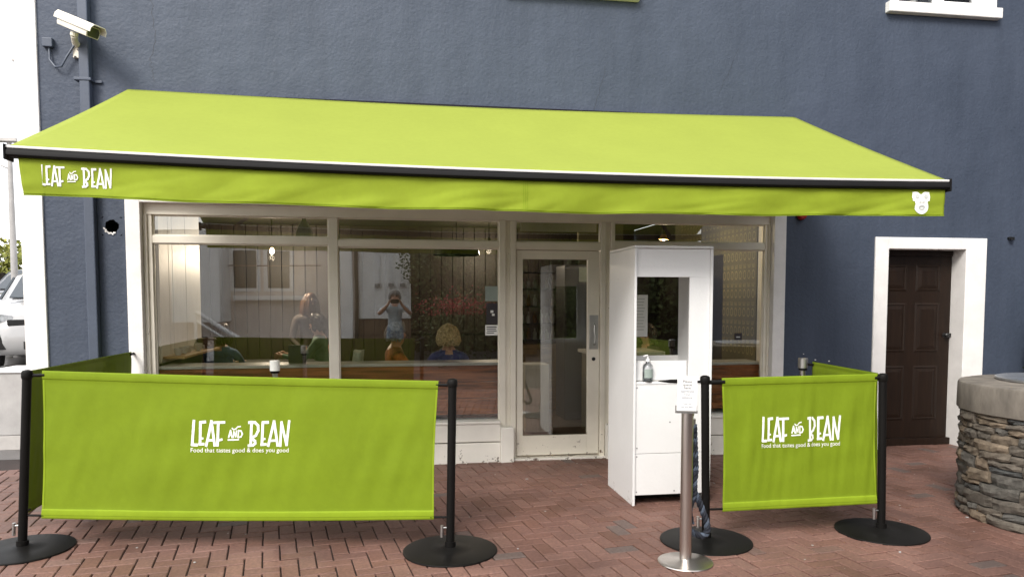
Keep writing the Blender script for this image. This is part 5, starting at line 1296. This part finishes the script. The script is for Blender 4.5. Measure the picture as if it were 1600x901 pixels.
for x in (-.45, -.1, .2): f = ob_('window_box', x-.07, x+.07, .002, .10, 1.9, 1.98, 'lead_grey'); ob_('window_slot', x-.06, x+.06, .002, .02, 1.99, 3.0, 'upvc_white')
# outside stair rail
m = MB(); m.tube([(-4.6,-11.2,1.25),(-3.6,-11.2,.6)], .05, 8); m.tube([(-4.6,-11.2,1.05),(-3.6,-11.2,.4)], .03, 8); m.box(-4.64,-4.58,-11.23,-11.17,0,1.28); m.box(-3.63,-3.57,-11.23,-11.17,0,.62)
tag(m.build('stair_rail', 'house_white'), 'sloping white stair rail across the street, mirrored in the left window', 'railing')
def tree(x, y, h, r, label, seed, lm='leaf_tree', n=9000, trunk_h=None):
    E = empty('tree', (x, y, 0), label=label, cat='tree'); rl = random.Random(seed); th = trunk_h or h*.35
    m = MB(); m.tube([(0,0,0),(.05,0,th*.6),(0,.05,th*1.3),(0,0,h*.8)], [.16,.12,.08,.03], 10)
    cl = []
    for i in range(16):
        a = rl.random()*6.283; z = th + (h-th)*rl.random(); rr = r*(.35+.65*rl.random())*(1-.5*(z-th)/(h-th)); p = Vector((rr*math.cos(a), rr*math.sin(a), z)); cl.append((p, rl.uniform(.3,.6)*r*.8))
        m.tube([(0,0,max(th*.7, z-.8)), p*.6+Vector((0,0,z*.35)), p], [.05,.03,.012], 6)
    m.build('trunk', 'bark', E); m = MB()
    for i in range(n):
        c, q = cl[int(rl.random()*len(cl))]; d = Vector((rl.gauss(0,1), rl.gauss(0,1), rl.gauss(0,.8))).normalized()*q*rl.random()**.4; leaf(m, c+d, .10, rl)
    m.build('crown', lm, E, fix=False)
tree(1.5, -12.2, 3.9, 1.4, 'nearer leafy tree across the street, mirrored in the middle window', 1)
tree(3.9, -14.0, 4.4, 1.7, 'larger leafy tree across the street, mirrored to the right of the middle window', 2, n=11000)
tree(-10.5, -16.5, 5.5, 2.0, 'leafy tree at the far left across the street', 8, n=5000)
HB = empty('tall_hedge', (6.6, -16.2, 0), label='tall dark evergreen hedge across the street, mirrored in the door and windows', cat='hedge')
bx('hedge_core', -7, 9, -.4, .4, 0, 3.1, 'soil_dark', HB); m = MB(); rl = random.Random(31)
for i in range(16000): x = rl.uniform(-7.1, 9); z = rl.random(); leaf(m, (x, .5+rl.gauss(0,.22)+.3*noise.noise(Vector((x,z*5,0))), z*(3.4+.5*noise.noise(Vector((x*.6,0,0))))), .20, rl)
m.build('foliage', 'leaf_tree', HB, fix=False)
SB = empty('flowering_shrub', (1.5, -10.2, 0), label='red flowered shrub across the street, mirrored in the middle window', cat='plant')
m = MB(); rl = random.Random(6)
for i in range(3500): d = Vector((rl.gauss(0,.42), rl.gauss(0,.3), rl.gauss(0,.3))); leaf(m, d+Vector((0,0,.95)), .08, rl, 0)
m.build('foliage', 'leaf_tree', SB, fix=False); m = MB()
for i in range(1600): d = Vector((rl.gauss(0,.38), rl.gauss(0,.25), abs(rl.gauss(0,.2)))); leaf(m, d+Vector((0,.1,1.2)), .06, rl, 0)
m.build('flowers', 'leaf_red', SB, fix=False)
